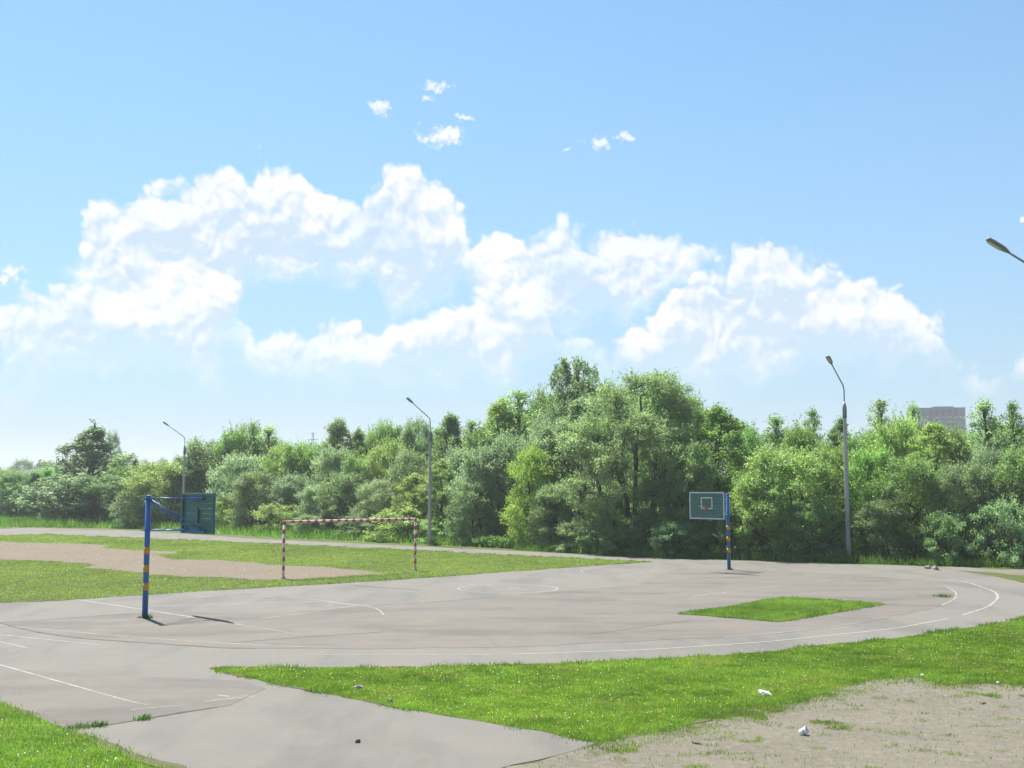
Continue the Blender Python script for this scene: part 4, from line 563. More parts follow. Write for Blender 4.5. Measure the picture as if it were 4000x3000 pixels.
# hairline cracks wandering over the old asphalt
for i, (x0, y0, ang, L_) in enumerate(((-3.5, 30.5, -.2, 5), (5, 40, .5, 7), (8.5, 36, -.4, 6), (-14, 38, .2, 6))):
    r = np.random.default_rng(i); P = [(x0, y0)]
    for s in range(int(L_ / .22)):
        ang += r.normal(0, .28); P.append((P[-1][0] + .22 * math.cos(ang), P[-1][1] + .22 * math.sin(ang)))
    v, f = ribbon(P, .012, .0148, .22); mesh_obj('crack', v, f, M['faint'], asph)

# ------------------------------------------------------------------ grass and flowers (stuff)
def blades(P, h, w, lean=.55, z=0.0, seed=1):
    r = np.random.default_rng(seed); n = len(P)
    a = r.uniform(0, 2 * np.pi, n); b = r.uniform(0, 2 * np.pi, n); flat = r.random(n) < .4
    l = r.uniform(.1, 1, n) * lean * h * np.where(flat, 2.2, 1.0); h = h * np.where(flat, .45, 1.0); a = np.where(flat, b + np.pi / 2 + r.normal(0, .4, n), a)
    B = np.column_stack([P, np.full(n, z)]); s = np.column_stack([np.cos(a), np.sin(a), np.zeros(n)]) * (w / 2)[:, None]
    tip = B + np.column_stack([np.cos(b) * l, np.sin(b) * l, h])
    return np.stack([B - s, B + s, tip], 1).reshape(-1, 3)

def scatter(poly, n, power=1.5, near=16., seed=1, mask=None, ymax=1e9):
    r = np.random.default_rng(seed); q = np.array(poly); lo, hi = q.min(0), q.max(0)
    got = []; tot = 0
    for _ in range(60):
        P = r.uniform(lo, hi, (n * 2, 2))
        ok = (r.random(len(P)) < np.minimum(1, (near / np.maximum(P[:, 1], near)) ** power)) & (np.abs(P[:, 0]) < P[:, 1] * .56 + 3) & (P[:, 1] < ymax)
        P = P[ok]; P = P[inside(P, poly)]
        if mask is not None: P = P[r.random(len(P)) < mask(P)]
        got.append(P); tot += len(P)
        if tot >= n: break
    return np.concatenate(got)[:n]

def grass(name, P, hmin, hmax, wid, color, seed, lean=.55, z=0.0, label=None):
    r = np.random.default_rng(seed)
    grow = np.clip(P[:, 1] / 18., 1, 5)
    tuft = vnoise(P, 1.7, 3) * .5 + vnoise(P, 6., 4) * .5
    h = r.uniform(hmin, hmax, len(P)) * (.6 + .8 * tuft)
    V = blades(P, h, wid * r.uniform(.7, 1.3, len(P)) * grow, lean, z, seed)
    t = .45 * r.random(len(P)) + .30 * vnoise(P, 4.5, 5) + .30 * vnoise(P, 1.5, 9) + .35 * (vnoise(P, .3, 6) - .5)
    t = np.clip((t - .5) * 1.5 + .5, 0, 1)
    o = link(name, tri_soup(name, V, 3, M['blade'], t)); o.color = (*color, 1)
    tag(o, label or 'grass', 'grass', kind='stuff')
    return o

def edge_fade(poly, width, seed, gaps=0.0):
    def f(P):
        d = edge_dist(P, poly); nz = vnoise(P, 1.3, seed)
        return np.clip((d + (nz - .35) * width) / (width * .6), .03, 1)
    return f

GREEN = (.205, .305, .050)
grass('grass', scatter(WEDGE, 430000, 1.3, 17, 21, edge_fade(WEDGE, .10, 2)), .022, .058, .014, GREEN, 31, label='short bright grass with clover between track and sandy ground')
grass('grass', scatter(BLGRASS, 110000, 1.2, 16, 22), .03, .075, .014, (.190, .305, .048), 32, label='bright clover-rich grass in the lower left corner')
grass('grass', scatter(LAWN, 170000, 1.0, 38, 23, lambda P: np.where(inside(P, LAWNDIRT), .02, 1.0)), .03, .07, .012, (.235, .302, .066), 33, label='mown lawn round the goal left of the court')
grass('grass', scatter(ISLAND, 45000, .5, 40, 24), .04, .10, .011, (.200, .295, .062), 34, z=.018, label='small grass island inside the asphalt bend')

def patchy(P):
    d = edge_dist(P, WEDGE)
    n = vnoise(P, 1.1, 7) * .6 + vnoise(P, 3.3, 8) * .4
    q = vnoise(P * np.array([1, 2.2]), 2.6, 12)
    return np.clip((n - .50 - d * .13) * 5, 0, .8) + .10 * (q > .80) * (d < 6) + np.clip(1 - d / .8, 0, 1) * .5 * n + .008
grass('grass', scatter(DIRT, 40000, 1.1, 16, 25, patchy), .02, .06, .013, (.175, .235, .058), 35, label='thin grass tufts spreading over the sandy ground')

# tall unmown grass between the far track edge and the trees
far_edge = [p for p in ASPHALT if p[1] > 48]
VERGE = [(-90, 119), (-51, 116.5), (-38, 114), (-29.3, 103.8), (-20, 92.8), (-8.8, 82.8), (.2, 74.6), (0, 80), (-10.5, 93), (-24, 106.5), (-41, 121.5), (-65, 143), (-100, 160)]
grass('tall_grass', scatter(VERGE, 90000, 0, 60, 26, lambda P: np.clip((edge_dist(P, VERGE) - .4) / 3, .15, 1)), .25, .95, .016, (.130, .250, .050), 36, .5, label='tall unmown grass along the trees left of the middle')
VERGE2 = [(.2, 73.6), (4.8, 68.8), (9, 65.0), (14.2, 62.6), (19, 59.8), (21.8, 58.2), (25, 57.2), (33, 54), (33, 58), (24.5, 61.5), (14.5, 66), (8, 70.5), (0, 80)]
grass('tall_grass', scatter(VERGE2, 45000, 0, 60, 27), .12, .55, .014, (.130, .235, .048), 37, .5, label='grass strip at the foot of the trees right of the middle')

# edge weeds: leafy tufts standing over the kerbless asphalt edge
def rim(poly_px, n, seed, h=(.05, .16)):
    r = np.random.default_rng(seed); q = np.array(poly_px); seg = np.hypot(*(q[1:] - q[:-1]).T); cum = np.r_[0, np.cumsum(seg)]
    t = r.uniform(0, cum[-1], n); i = np.clip(np.searchsorted(cum, t) - 1, 0, len(seg) - 1)
    P = q[i] + (q[i + 1] - q[i]) * ((t - cum[i]) / seg[i])[:, None]
    return P[vnoise(P, 1.6, seed) > .42] + 0
W = np.array(WEDGE)
P = np.concatenate([rim(WEDGE, 16000, 5), rim(BLGRASS, 5000, 6), rim(LAWN, 9000, 7), rim(ISLAND, 3000, 8)])
P = P + rng.normal(0, .085, P.shape); P = P[(np.abs(P[:, 0]) < P[:, 1] * .56 + 3)]
grass('grass', P, .035, .11, .018, (.125, .210, .036), 38, .8, label='darker weedy fringe of the lawns along the asphalt edges')

def specks(name, P, size, color, hz, label, seed):
    r = np.random.default_rng(seed); n = len(P)
    s = size * r.uniform(.6, 1.3, n) * np.clip(P[:, 1] / 22, 1, 2)
    z = r.uniform(*hz, n); a = r.uniform(0, 6.28, n)
    C = np.column_stack([P, z]); V = []
    for j in range(6):
        t = a + j * np.pi / 3
        V.append(C + np.column_stack([np.cos(t) * s, np.sin(t) * s, .35 * s * np.sin(t * 2)]))
    o = link(name, tri_soup(name, np.stack(V, 1).reshape(-1, 3), 6, plain_mat(name + '_petal', color, .6, .3)))
    tag(o, label, 'flowers', kind='stuff')
specks('clover_flowers', np.concatenate([scatter(WEDGE, 700, 1.0, 17, 41), scatter(BLGRASS, 200, 1, 16, 42), scatter(LAWN, 250, 1, 38, 47)]), .010, (.72, .70, .62), (.06, .12), 'tiny white clover flowers all over the grass', 1)
specks('yellow_flowers', scatter(WEDGE, 520, 1.0, 17, 43, lambda P: (vnoise(P, .35, 15) > .5) * 1.0), .012, (.62, .48, .03), (.05, .11), 'tiny yellow flowers in the grass wedge', 2)

# ------------------------------------------------------------------ trees
def leaves(C, rad, per, size, aspect, droop, seed, flat=.85, shell=.4, spray=.38):
    """leaf quads (rhombs) filling clumps with centres C and radii rad"""
    r = np.random.default_rng(seed)
    cnt = np.maximum(6, (per * (rad / rad.mean()) ** 2).astype(int)); idx = np.repeat(np.arange(len(C)), cnt); n = len(idx)
    d = r.normal(size=(n, 3)); d /= np.linalg.norm(d, axis=1)[:, None]
    d[:, 2] = np.where((d[:, 2] < -.25) & (r.random(n) < .55), -d[:, 2], d[:, 2])
    rr = rad[idx] * (shell + (1 - shell) * r.random(n)) * (1 + .35 * r.normal(size=n) * (r.random(n) < .3))
    o = d * rr[:, None]; o[:, 2] *= flat
    # sprays: part of the leaves sit on short twigs reaching out of the clump
    tw = r.random(n) < spray; nt = 9; tid = r.integers(0, nt, n); td = r.normal(size=(len(C), nt, 3)); td[:, :, 2] = np.abs(td[:, :, 2]) * .9 + .15
    td /= np.linalg.norm(td, axis=2)[:, :, None]; tl = r.uniform(.9, 1.75, (len(C), nt)); s_ = r.random(n) ** .7
    o = np.where(tw[:, None], td[idx, tid] * (s_ * tl[idx, tid] * rad[idx])[:, None] + r.normal(0, .045, (n, 3)), o)
    P = C[idx] + o
    ax = d * .7 + r.normal(size=(n, 3)) * .6; ax[:, 2] -= droop; ax /= np.linalg.norm(ax, axis=1)[:, None]
    nm = d * .35 + np.array([0, 0, .4]) + r.normal(size=(n, 3)) * .75
    sd = np.cross(ax, nm); sd /= np.linalg.norm(sd, axis=1)[:, None] + 1e-9
    L = size * r.uniform(.65, 1.35, n); Wd = L * aspect * r.uniform(.8, 1.2, n)
    a = P - ax * (L / 2)[:, None]; b = P + ax * (L / 2)[:, None]; m = P + ax * (L * -.05)[:, None]
    V = np.stack([a, m + sd * (Wd / 2)[:, None], b, m - sd * (Wd / 2)[:, None]], 1).reshape(-1, 3)
    clump_t = r.random(len(C))
    t = np.clip(.45 * clump_t[idx] + .55 * r.random(n), 0, 1)
    ok = P[:, 2] > .12
    return V.reshape(-1, 4, 3)[ok].reshape(-1, 3), t[ok]

def limb(a, b, r0, r1, r, bend=.12, n=4, seg=6):
    a, b = np.array(a, float), np.array(b, float); L = np.linalg.norm(b - a)
    pts = [a + (b - a) * t + (r.normal(0, bend * L, 3) * np.sin(np.pi * t)) + np.array([0, 0, .12 * L * np.sin(np.pi * t)]) for t in np.linspace(0, 1, n)]
    return tube(pts, list(np.linspace(r0, r1, n)), seg, False)

def make_tree(kind, seed):
    r = np.random.default_rng(seed); C, rad, tb = [], [], []; flat = .85; spray = .38
    if kind == 'dome':
        H_, W_ = 6., 6.; N = 125
        stems = [(r.normal(0, .35), r.normal(0, .35)) for _ in range(5)]
        lobes = [(r.uniform(0, 6.28), r.uniform(.72, 1.12)) for _ in range(7)]
        for i in range(N):
            z = H_ * (r.random() ** .85) * .92 + .25; th = r.uniform(0, 6.28)
            env = 3.0 * (math.sqrt(max(0, 1 - ((z - 2.4) / 3.7) ** 2)) if z > 2.4 else .80 + .2 * z / 2.4)
            lob = 1 + sum((s - 1) * math.exp(-((th - a + 3.14) % 6.28 - 3.14) ** 2 / .25) for a, s in lobes)
            q = env * lob * (r.random() ** .38) * .92
            C.append((q * math.cos(th), q * math.sin(th), z)); rad.append(r.uniform(.38, .80))
        per, size, asp, droop = 270, .135, .45, .25
        for sx, sy in stems: tb.append(limb((sx * .4, sy * .4, -.05), (sx * 4, sy * 4, 3.2 + r.uniform(0, 1.5)), .11, .035, r))
    elif kind == 'tall':
        H_, W_ = 9.5, 5.; N = 135
        for i in range(N):
            u = r.random() ** .8; z = .5 + u * 8.7; th = r.uniform(0, 6.28)
            env = 2.5 * (math.sin(math.pi * min(1, (.12 + .88 * u)) ** .82) ** .62 if u < .98 else .2)
            env = max(.25, env) * (1 + .22 * math.sin(3 * th + seed + z)); q = env * r.random() ** .42 * .95
            C.append((q * math.cos(th), q * math.sin(th), z)); rad.append(r.uniform(.32, .72) * (1.0 - .35 * u))
        C.append((0, 0, 9.35)); rad.append(.3)
        per, size, asp, droop, flat = 250, .135, .45, .1, 1.1
        tb.append(limb((0, 0, -.05), (.2, 0, 8.6), .17, .03, r, .02, 7))
        for i in range(10):
            z = r.uniform(1.5, 6.5); th = r.uniform(0, 6.28); tb.append(limb((0, 0, z), (1.7 * math.cos(th), 1.7 * math.sin(th), z + 1.4), .06, .02, r))
    elif kind == 'airy':
        H_, W_ = 10., 4.6; N = 110
        tb.append(limb((0, 0, -.05), (.25, .1, 9.7), .13, .02, r, .015, 8))
        for i in range(N):
            u = r.random() ** .7; z = 1.2 + u * 8.5; th = r.uniform(0, 6.28)
            env = 2.3 * (1 - u) ** .5 * min(1, .45 + u * 1.6); q = env * r.uniform(.25, 1.05)
            c = (q * math.cos(th) + .2 * u, q * math.sin(th), z); C.append(c); rad.append(r.uniform(.18, .44))
            if i % 2 == 0: tb.append(limb((.2 * u, 0, max(.6, z - q * .9 - .4)), c, .045, .012, r, .06, 4, 5))
        for z in np.linspace(7, 9.7, 6): C.append((.25 + r.normal(0, .12), .1, z)); rad.append(.30 - .07 * (z - 7))
        per, size, asp, droop, flat, spray = 52, .13, .5, .0, 1.1, .8
    elif kind == 'poplar':
        H_, W_ = 12., 7.0; N = 0
        tb.append(limb((0, 0, -.05), (.3, .1, 11.6), .24, .03, r, .012, 9, 8))
        gap = [(r.uniform(0, 6.28), r.uniform(2, 10), r.uniform(.5, .9)) for _ in range(9)]
        for i in range(330):
            u = r.random(); z = 1.0 + u * (9.4 if seed % 2 == 0 else 10.6); th = r.uniform(0, 6.28)
            env = 3.9 * min(1, .55 + u * 1.5) * (1 - u) ** (.85 if seed % 2 == 0 else .34) * (1 + .25 * math.sin(2 * th + 1.3 * z + seed))
            if any(abs((th - a + 3.14) % 6.28 - 3.14) < w and abs(z - zz) < .8 for a, zz, w in gap): continue
            q = max(.15, env) * r.random() ** .5; c0 = np.array((q * math.cos(th) + .2 * u, q * math.sin(th), z))
            dirn = np.array((math.cos(th) * .55, math.sin(th) * .55, 1.1)) * (1 - .35 * u)
            for t in (0, .34, .68): C.append(tuple(c0 + dirn * t)); rad.append((.36, .28, .17)[int(t * 3)] * r.uniform(.8, 1.15))
            if i % 5 == 0: tb.append(limb((.2 * u, 0, max(.8, z - q * 1.1)), c0, .05, .012, r, .04, 4, 5))
        for z in np.linspace(7, 11.85, 22 if seed % 2 == 0 else 4): C.append((.3 + r.normal(0, .08), .1 + r.normal(0, .08), z)); rad.append(.52 - .08 * (z - 7))
        per, size, asp, droop, flat = 30, .16, .62, -.2, 1.2
    elif kind == 'big':
        H_, W_ = 11., 9.
        boughs = [(-2.5, .3, 7.3), (-1.2, -.8, 9.1), (.6, .5, 10.3), (2.0, -.4, 9.9), (3.2, .5, 8.6), (-3.3, -.4, 6.2), (3.5, -.6, 5.6), (0, -2.4, 7.2), (.3, 2.4, 8.0), (-1.8, -2.0, 5.4), (1.9, -2.1, 6.0), (-3.2, .8, 3.6), (2.9, -1.2, 3.4)]
        stem = [((-.55, -.1, -.05), (-.5, -.2, 3.2)), ((.1, 0, -.05), (.0, -.1, 3.6)), ((.5, -.1, -.05), (1.3, -.3, 3.6)), ((-.9, .2, -.05), (-2.0, .1, 3.4))]
        for a, b in stem: tb.append(limb(a, b, .24, .17, r, .015, 5, 8))
        for i, bq in enumerate(boughs):
            s_ = stem[[0, 0, 1, 2, 2, 3, 2, 1, 1, 0, 2, 3, 2][i]][1]
            tb.append(limb(s_, bq, .14, .03, r, .04, 6))
            m = 18 if bq[2] > 5 else 9
            for j in range(m):
                d = r.normal(size=3); d /= np.linalg.norm(d); c = np.array(bq) + d * np.array((1.35, 1.35, 1.15)) * r.uniform(.4, 1.1)
                c[2] = min(c[2], 10.7); C.append(tuple(c)); rad.append(r.uniform(.36, .78))
                if j % 3 == 0: tb.append(limb(bq, c, .03, .01, r, .05, 3, 5))
        for i in range(85):
            th = r.uniform(0, 6.28); q = r.uniform(1.2, 4.3); C.append((q * math.cos(th), q * math.sin(th), r.uniform(2.6, 9.4 - .55 * q))); rad.append(r.uniform(.35, .7))
        per, size, asp, droop = 250, .135, .45, .3
    else:
        H_, W_ = 3., 3.5; N = 50
        for i in range(N):
            z = 2.65 * r.random() ** .8 + .2; th = r.uniform(0, 6.28)
            env = 1.75 * math.sqrt(max(.02, 1 - (max(0, z - .9) / 2.2) ** 2)); q = env * r.random() ** .45
            C.append((q * math.cos(th), q * math.sin(th), z)); rad.append(r.uniform(.26, .48))
        per, size, asp, droop = 200, .115, .45, .15
        for i in range(5):
            th = i * 1.3; tb.append(limb((0, 0, -.05), (1.1 * math.cos(th), 1.1 * math.sin(th), 1.9), .045, .012, r, .05, 4, 5))
    V, t = leaves(np.array(C), np.array(rad), per, size, asp, droop, seed + 100, flat, .4, spray)
    crown = tri_soup('crown', V, 4, M['leaf'], t)
    tv, tf = join(tb); tm = bpy.data.meshes.new('trunk'); tm.from_pydata([tuple(v) for v in tv], [], tf); tm.materials.append(M['bark'])
    tm.polygons.foreach_set('use_smooth', [True] * len(tm.polygons))
    return H_, W_, crown, tm

PROTO = {k: [make_tree(k, 50 + 7 * i + len(k)) for i in range(n)] for k, n in (('dome', 4), ('tall', 3), ('airy', 3), ('poplar', 2), ('big', 1), ('shrub', 3))}
HUE = {'sg': (0.242, 0.324, 0.204), 'sv': (0.281, 0.347, 0.27), 'yg': (0.308, 0.398, 0.171), 'dg': (0.2, 0.284, 0.165), 'mg': (0.245, 0.347, 0.166), 'bg': (0.294, 0.392, 0.114), 'bm': (0.242, 0.371, 0.135), 'pg': (0.229, 0.315, 0.223), 'ag': (0.302, 0.392, 0.24)}
for i, (X, Y, Ht, Wd, kind, hue, label, group) in enumerate(TREES):
    H_, W_, crown, tm = PROTO[kind][(0 if X < 0 else 1) if kind == 'poplar' else i % len(PROTO[kind])]
    root = empty({'poplar': 'poplar_tree', 'big': 'willow_tree', 'shrub': 'shrub'}.get(kind, 'tree'), (X, Y, -.02), random.uniform(0, 6.28) if kind != 'big' else 0.0)
    tag(root, label, 'shrub' if kind == 'shrub' else 'tree', group)
    sxy = Wd / W_ * {'tall': 1.35, 'airy': 1.7, 'poplar': 1.12}.get(kind, 1.08); root.scale = (sxy * random.uniform(.95, 1.05), sxy, Ht / H_)
    link('trunk', tm, root)
    c = link('crown', crown, root); v = random.uniform(.88, 1.12)
    c.color = tuple(x * v * random.uniform(.94, 1.06) for x in HUE['ag' if kind == 'airy' and hue != 'dg' else hue]) + (1,)

# low leafy undergrowth in front of the right-hand trees (nettles and saplings, one mass)
def undergrowth(name, poly, n, zmax, color, seed, label):
    P = scatter(poly, n, 0, 60, seed); r = np.random.default_rng(seed)
    top = zmax * (.35 + .65 * vnoise(P, .9, seed)); C = np.column_stack([P, top * r.uniform(.15, .9, n)])
    V, t = leaves(C, r.uniform(.12, .26, n), 14, .12, .55, .1, seed)
    o = link(name, tri_soup(name, V, 4, M['leaf'], t)); o.color = (*color, 1); tag(o, label, 'undergrowth', kind='stuff')
undergrowth('undergrowth', [(11.4, 64.0), (15, 62.9), (18.2, 62.0), (18.2, 63.3), (15, 64.4), (11.4, 65.3)], 1300, .95, (.150, .250, .100), 61, 'low leafy undergrowth between far basketball pole and right lamp')
undergrowth('undergrowth', [(2.4, 71.6), (6.4, 67.9), (6.6, 69), (2.6, 73)], 700, .6, (.130, .220, .090), 62, 'low leafy undergrowth under the biggest willow')
undergrowth('undergrowth', [(-2.6, 77.6), (0, 75.2), (.2, 77), (-2.4, 79.4)], 500, .7, (.130, .230, .080), 63, 'low leafy undergrowth right of the middle lamp post')

# ------------------------------------------------------------------ basketball stands
def cyl_ring(z0, z1, r, seg=20):
    return tube([(0, 0, z0), (0, 0, z1)], r, seg)

def basketball_stand(loc, heading, label, lean=0.0, weed=True):
    t = empty('basketball_stand', (*loc, .012), heading)
    t.rotation_euler = (0, lean, heading)
    tag(t, label, 'basketball stand', 'basketball stands')
    Hp = 3.68
    pole = mesh_obj('pole', *tube([(0, 0, -.05), (0, 0, 1.8), (0, 0, Hp)], [.088, .084, .079], 24), M['blue'], t, True)
    for z0 in (.83, 1.38, 1.925):
        mesh_obj('band', *tube([(0, 0, z0), (0, 0, z0 + .218)], .0895, 24), M['yellow'], pole, True)
    mesh_obj('cap', *tube([(0, 0, Hp + .002), (0, 0, Hp + .02), (0, 0, Hp + .03)], [.088, .088, .05], 24), M['blue'], pole, True)
    for z in (3.625, 2.65):
        mesh_obj('clamp', *cyl_ring(z - .035, z + .035, .101), M['blue'], pole, True)
        mesh_obj('bolt', *tube([(-.10, 0, z), (-.17, 0, z)], .016, 8), M['blue'], pole)
    L = 1.62; bx = L + .06
    # arms: upper pair, lower pair spreading to the board, two diagonals
    for s in (-1, 1):
        mesh_obj('upper_arm', *tube([(-.02, s * .10, 3.625), (L, s * .26, 3.60)], .022, 10), M['blue'], t, True)
        mesh_obj('lower_arm', *tube([(-.02, s * .10, 2.65), (L, s * .42, 2.62)], .022, 10), M['blue'], t, True)
        mesh_obj('diagonal_brace', *tube([(.07, s * .05, 3.56), (L - .02, s * .42, 2.66)], .019, 10), M['blue'], t, True)
    mesh_obj('upper_bracket', *box(L + .015, 0, 3.60, .05, .75, .09, .006), M['blue'], t)
    mesh_obj('lower_bracket', *box(L + .015, 0, 2.60, .05, 1.05, .10, .006), M['blue'], t)
    # backboard: horizontal planks on battens
    W, z0, z1 = 2.02, 2.49, 3.78
    board = empty('backboard', (bx, 0, 0)); board.parent = t
    n = 8; ph = (z1 - z0) / n
    for i in range(n):
        mesh_obj('plank', *box(.035, 0, z0 + ph * (i + .5), .03, W, ph - (.012 if i in (3, 4) else .004), .003), M['green'], board)
    for y in (-W / 2 + .05, W / 2 - .05):
        mesh_obj('batten', *box(-.013, y, (z0 + z1) / 2, .064, .09, z1 - z0 - .01, .004), M['green'], board)
    mesh_obj('batten', *box(-.009, 0, 3.06, .056, .10, .52, .004), M['green'], board)
    mesh_obj('batten', *box(-.011, 0, z1 - .05, .060, W - .2, .07, .004), M['green'], board)
    mesh_obj('batten', *box(-.011, 0, z0 + .30, .060, W - .2, .06, .004), M['green'], board)
    f = .0535
    bw = .055
    for nm, cy, cz, sy, sz in (('border', 0, z1 - bw / 2, W, bw), ('border', 0, z0 + bw / 2, W, bw), ('border', -W / 2 + bw / 2, (z0 + z1) / 2, bw, z1 - z0 - 2 * bw), ('border', W / 2 - bw / 2, (z0 + z1) / 2, bw, z1 - z0 - 2 * bw)):
        mesh_obj(nm, *box(f, cy, cz, .006, sy, sz), M['white'], board)
    iw, ih, iz = .66, .50, 3.255
    for cy, cz, sy, sz in ((0, iz + ih / 2, iw, .05), (0, iz - ih / 2, iw, .05), (-iw / 2 + .025, iz, .05, ih - .05), (iw / 2 - .025, iz, .05, ih - .05)):
        mesh_obj('target_square', *box(f + .0005, cy, cz, .006, sy, sz), M['white'], board)
    hoop = mesh_obj('hoop', *tube([(bx + .36 + .225 * math.cos(a), .225 * math.sin(a), 3.10) for a in np.linspace(0, 2 * math.pi, 33)], .010, 8, False), M['orange'], t, True)
    mesh_obj('hoop_plate', *box(bx + .075, 0, 3.06, .04, .16, .20, .005), M['orange'], hoop)
    mesh_obj('hoop_bracket', *box(bx + .115, 0, 3.095, .06, .09, .03, .004), M['orange'], hoop)
    return t

AX = math.atan2(.70, .714)
near = basketball_stand(NEAR_POLE, AX, 'blue basketball stand nearest the camera, its green board seen from behind', 0.0)
far = basketball_stand(FAR_POLE, AX + math.pi, 'far blue basketball stand with green white-framed backboard facing the camera', R(.5))

def weed_clump(name, loc, r_, n, h, color, label, seed):
    r = np.random.default_rng(seed)
    P = r.normal(0, r_, (n, 2))
    V1 = blades(P, r.uniform(.4, 1, n) * h, np.full(n, .02), .9, 0, seed)
    me = tri_soup(name, V1, 3, M['blade'], r.random(n)); o = link(name, me); o.location = (*loc, .012); o.color = (*color, 1)
    return tag(o, label, 'weed')
weed_clump('weed_tuft', (NEAR_POLE[0] + .10, NEAR_POLE[1] - .05), .07, 130, .17, (.05, .10, .03), 'dark weed tuft at the foot of the near basketball pole', 3)
weed_clump('weed_tuft', (NEAR_POLE[0] - .12, NEAR_POLE[1] - .03), .05, 50, .08, (.09, .15, .03), 'small pale weed left of the near basketball pole foot', 4)
weed_clump('weed_tuft', WEED, .16, 200, .15, (.07, .16, .03), 'lone green weed on the asphalt inside the bend', 5)
weed_clump('weed_tuft', (FAR_POLE[0] + .05, FAR_POLE[1] - .08), .08, 80, .12, (.05, .10, .03), 'weed at the foot of the far basketball pole', 6)
for i, (x_, y_) in enumerate(SEAMWEED):
    weed_clump('weed_tuft', (x_, y_), .07 + .04 * (i == 0), 150, .10, (.06, .13, .03), ('largest weed tuft where the asphalt seam meets the lower left grass', 'middle weed tuft growing in the asphalt seam', 'small weed tuft farthest along the asphalt seam')[i], 10 + i)

# ------------------------------------------------------------------ football goal
def goal(a, b, h):
    d = math.atan2(b[1] - a[1], b[0] - a[0]); Wg = math.dist(a, b)
    t = empty('football_goal', (*a, .0), d); tag(t, 'red and white striped goal frame without net on the left lawn', 'goal')
    r = .060; rs = .0625
    def stripes(parent, p0, p1, ranges, mat):
        p0, p1 = Vector(p0), Vector(p1); u = (p1 - p0).normalized()
        for s0, s1 in ranges: mesh_obj('stripe', *tube([p0 + u * s0, p0 + u * s1], rs, 16), mat, parent, True)
    for x in (0, Wg):
        post = mesh_obj('post', *tube([(x, 0, -.05), (x, 0, h)], r, 16), M['white'], t, True)
        per = .400
        stripes(post, (x, 0, h), (x, 0, 0), [(per * k + .32, per * k + .52) for k in range(0, 6) if per * k + .52 < h], M['red'])
        mesh_obj('corner', *tube([(x, 0, h - .13), (x, 0, h + .064)], rs + .002, 16), M['red'], post, True)
        mesh_obj('foot', *tube([(x, 0, -.02), (x, 0, .06), (x, 0, .10)], [.11, .10, .065], 12), M['rock'], post)
    bar = mesh_obj('crossbar', *tube([(.066, 0, h), (Wg - .066, 0, h)], r, 16), M['white'], t, True)
    stp = Wg / 18
    stripes(bar, (0, 0, h), (Wg, 0, h), [(stp * k - .095, stp * k + .095) for k in range(1, 18)], M['red'])
    return t
goal(GOAL_L, GOAL_R, 2.47)

# ------------------------------------------------------------------ street lamps
def street_lamp(loc, arm_dir, scale, label, tilt=(0, 0)):
    t = empty('street_lamp', (*loc, 0), arm_dir); t.scale = (scale,) * 3
    t.rotation_euler = (tilt[0], tilt[1], arm_dir)
    tag(t, label, 'street lamp', 'street lamps round the track')
    post = mesh_obj('post', *tube([(0, 0, -.1), (0, 0, 4), (0, 0, 7.95)], [.150, .122, .094], 10), M['concrete'], t)
    mesh_obj('collar', *tube([(0, 0, .52), (0, 0, .56)], .156, 10), M['steel'], post)
    mesh_obj('sleeve', *tube([(0, 0, 7.85), (0, 0, 8.45), (0, 0, 8.78)], [.115, .115, .05], 12), M['steel'], t, True)
    mesh_obj('junction_box', *box(-.12, 0, 8.25, .09, .14, .62, .01), M['steel'], t)
    pts = [(0, 0, 8.7), (0, 0, 9.35)]
    cx, cz, rb = .45, 9.35, .45
    for a in np.linspace(0, R(57), 7)[1:]: pts.append((cx - rb * math.cos(a), 0, cz + rb * math.sin(a)))
    e = pts[-1]; u = (math.cos(R(33)), math.sin(R(33))); La = 1.85
    end = (e[0] + u[0] * La, e[2] + u[1] * La); pts.append((end[0], 0, end[1]))
    mesh_obj('arm', *tube(pts, .034, 10), M['steel'], t, True)
    # lamp head: shallow tapered tray, open side down
    prof = [(-.04, .045, .04), (.05, .075, .06), (.16, .125, .07), (.50, .135, .07), (.64, .125, .058), (.69, .09, .04)]
    V, Fc = [], []
    n = 10
    for s, w, hh in prof:
        for j in range(n):
            a = 2 * math.pi * j / n + math.pi / n
            yy = w * max(-1, min(1, 1.25 * math.cos(a))); zz = hh * (1.0 if math.sin(a) > 0 else .75) * math.sin(a)
            V.append((end[0] + u[0] * s - u[1] * zz, yy, end[1] + u[1] * s + u[0] * zz))
    for i in range(len(prof) - 1):
        for j in range(n): Fc.append((i * n + j, i * n + (j + 1) % n, (i + 1) * n + (j + 1) % n, (i + 1) * n + j))
    Fc += [tuple(range(n))[::-1], tuple((len(prof) - 1) * n + j for j in range(n))]
    head = mesh_obj('lamp_head', V, Fc, M['lamp'], t, True)
    lv = []
    for s, w in ((.20, .085), (.32, .10), (.52, .10), (.62, .08)):
        for y_ in (-w, w): lv.append((end[0] + u[0] * s + u[1] * .058, y_, end[1] + u[1] * s - u[0] * .058))
    lv2 = [(x + u[1] * .018, y_ * .8, z - u[0] * .018) for x, y_, z in lv]
    lf = [(8, 9, 11, 10), (10, 11, 13, 12), (12, 13, 15, 14), (0, 8, 10, 2), (2, 10, 12, 4), (4, 12, 14, 6), (9, 1, 3, 11), (11, 3, 5, 13), (13, 5, 7, 15), (0, 1, 9, 8), (14, 15, 7, 6)]
    mesh_obj('lens', lv + lv2, lf, M['lens'], head)
    return t
street_lamp(LAMP_M, math.atan2(-.70, -.714), .925, 'concrete street lamp in the middle, right of the striped goal', (0, 0))
street_lamp((-30.2, 104.0), math.atan2(-.62, -.78), .905, 'distant street lamp at the left, its foot hidden by the near backboard')
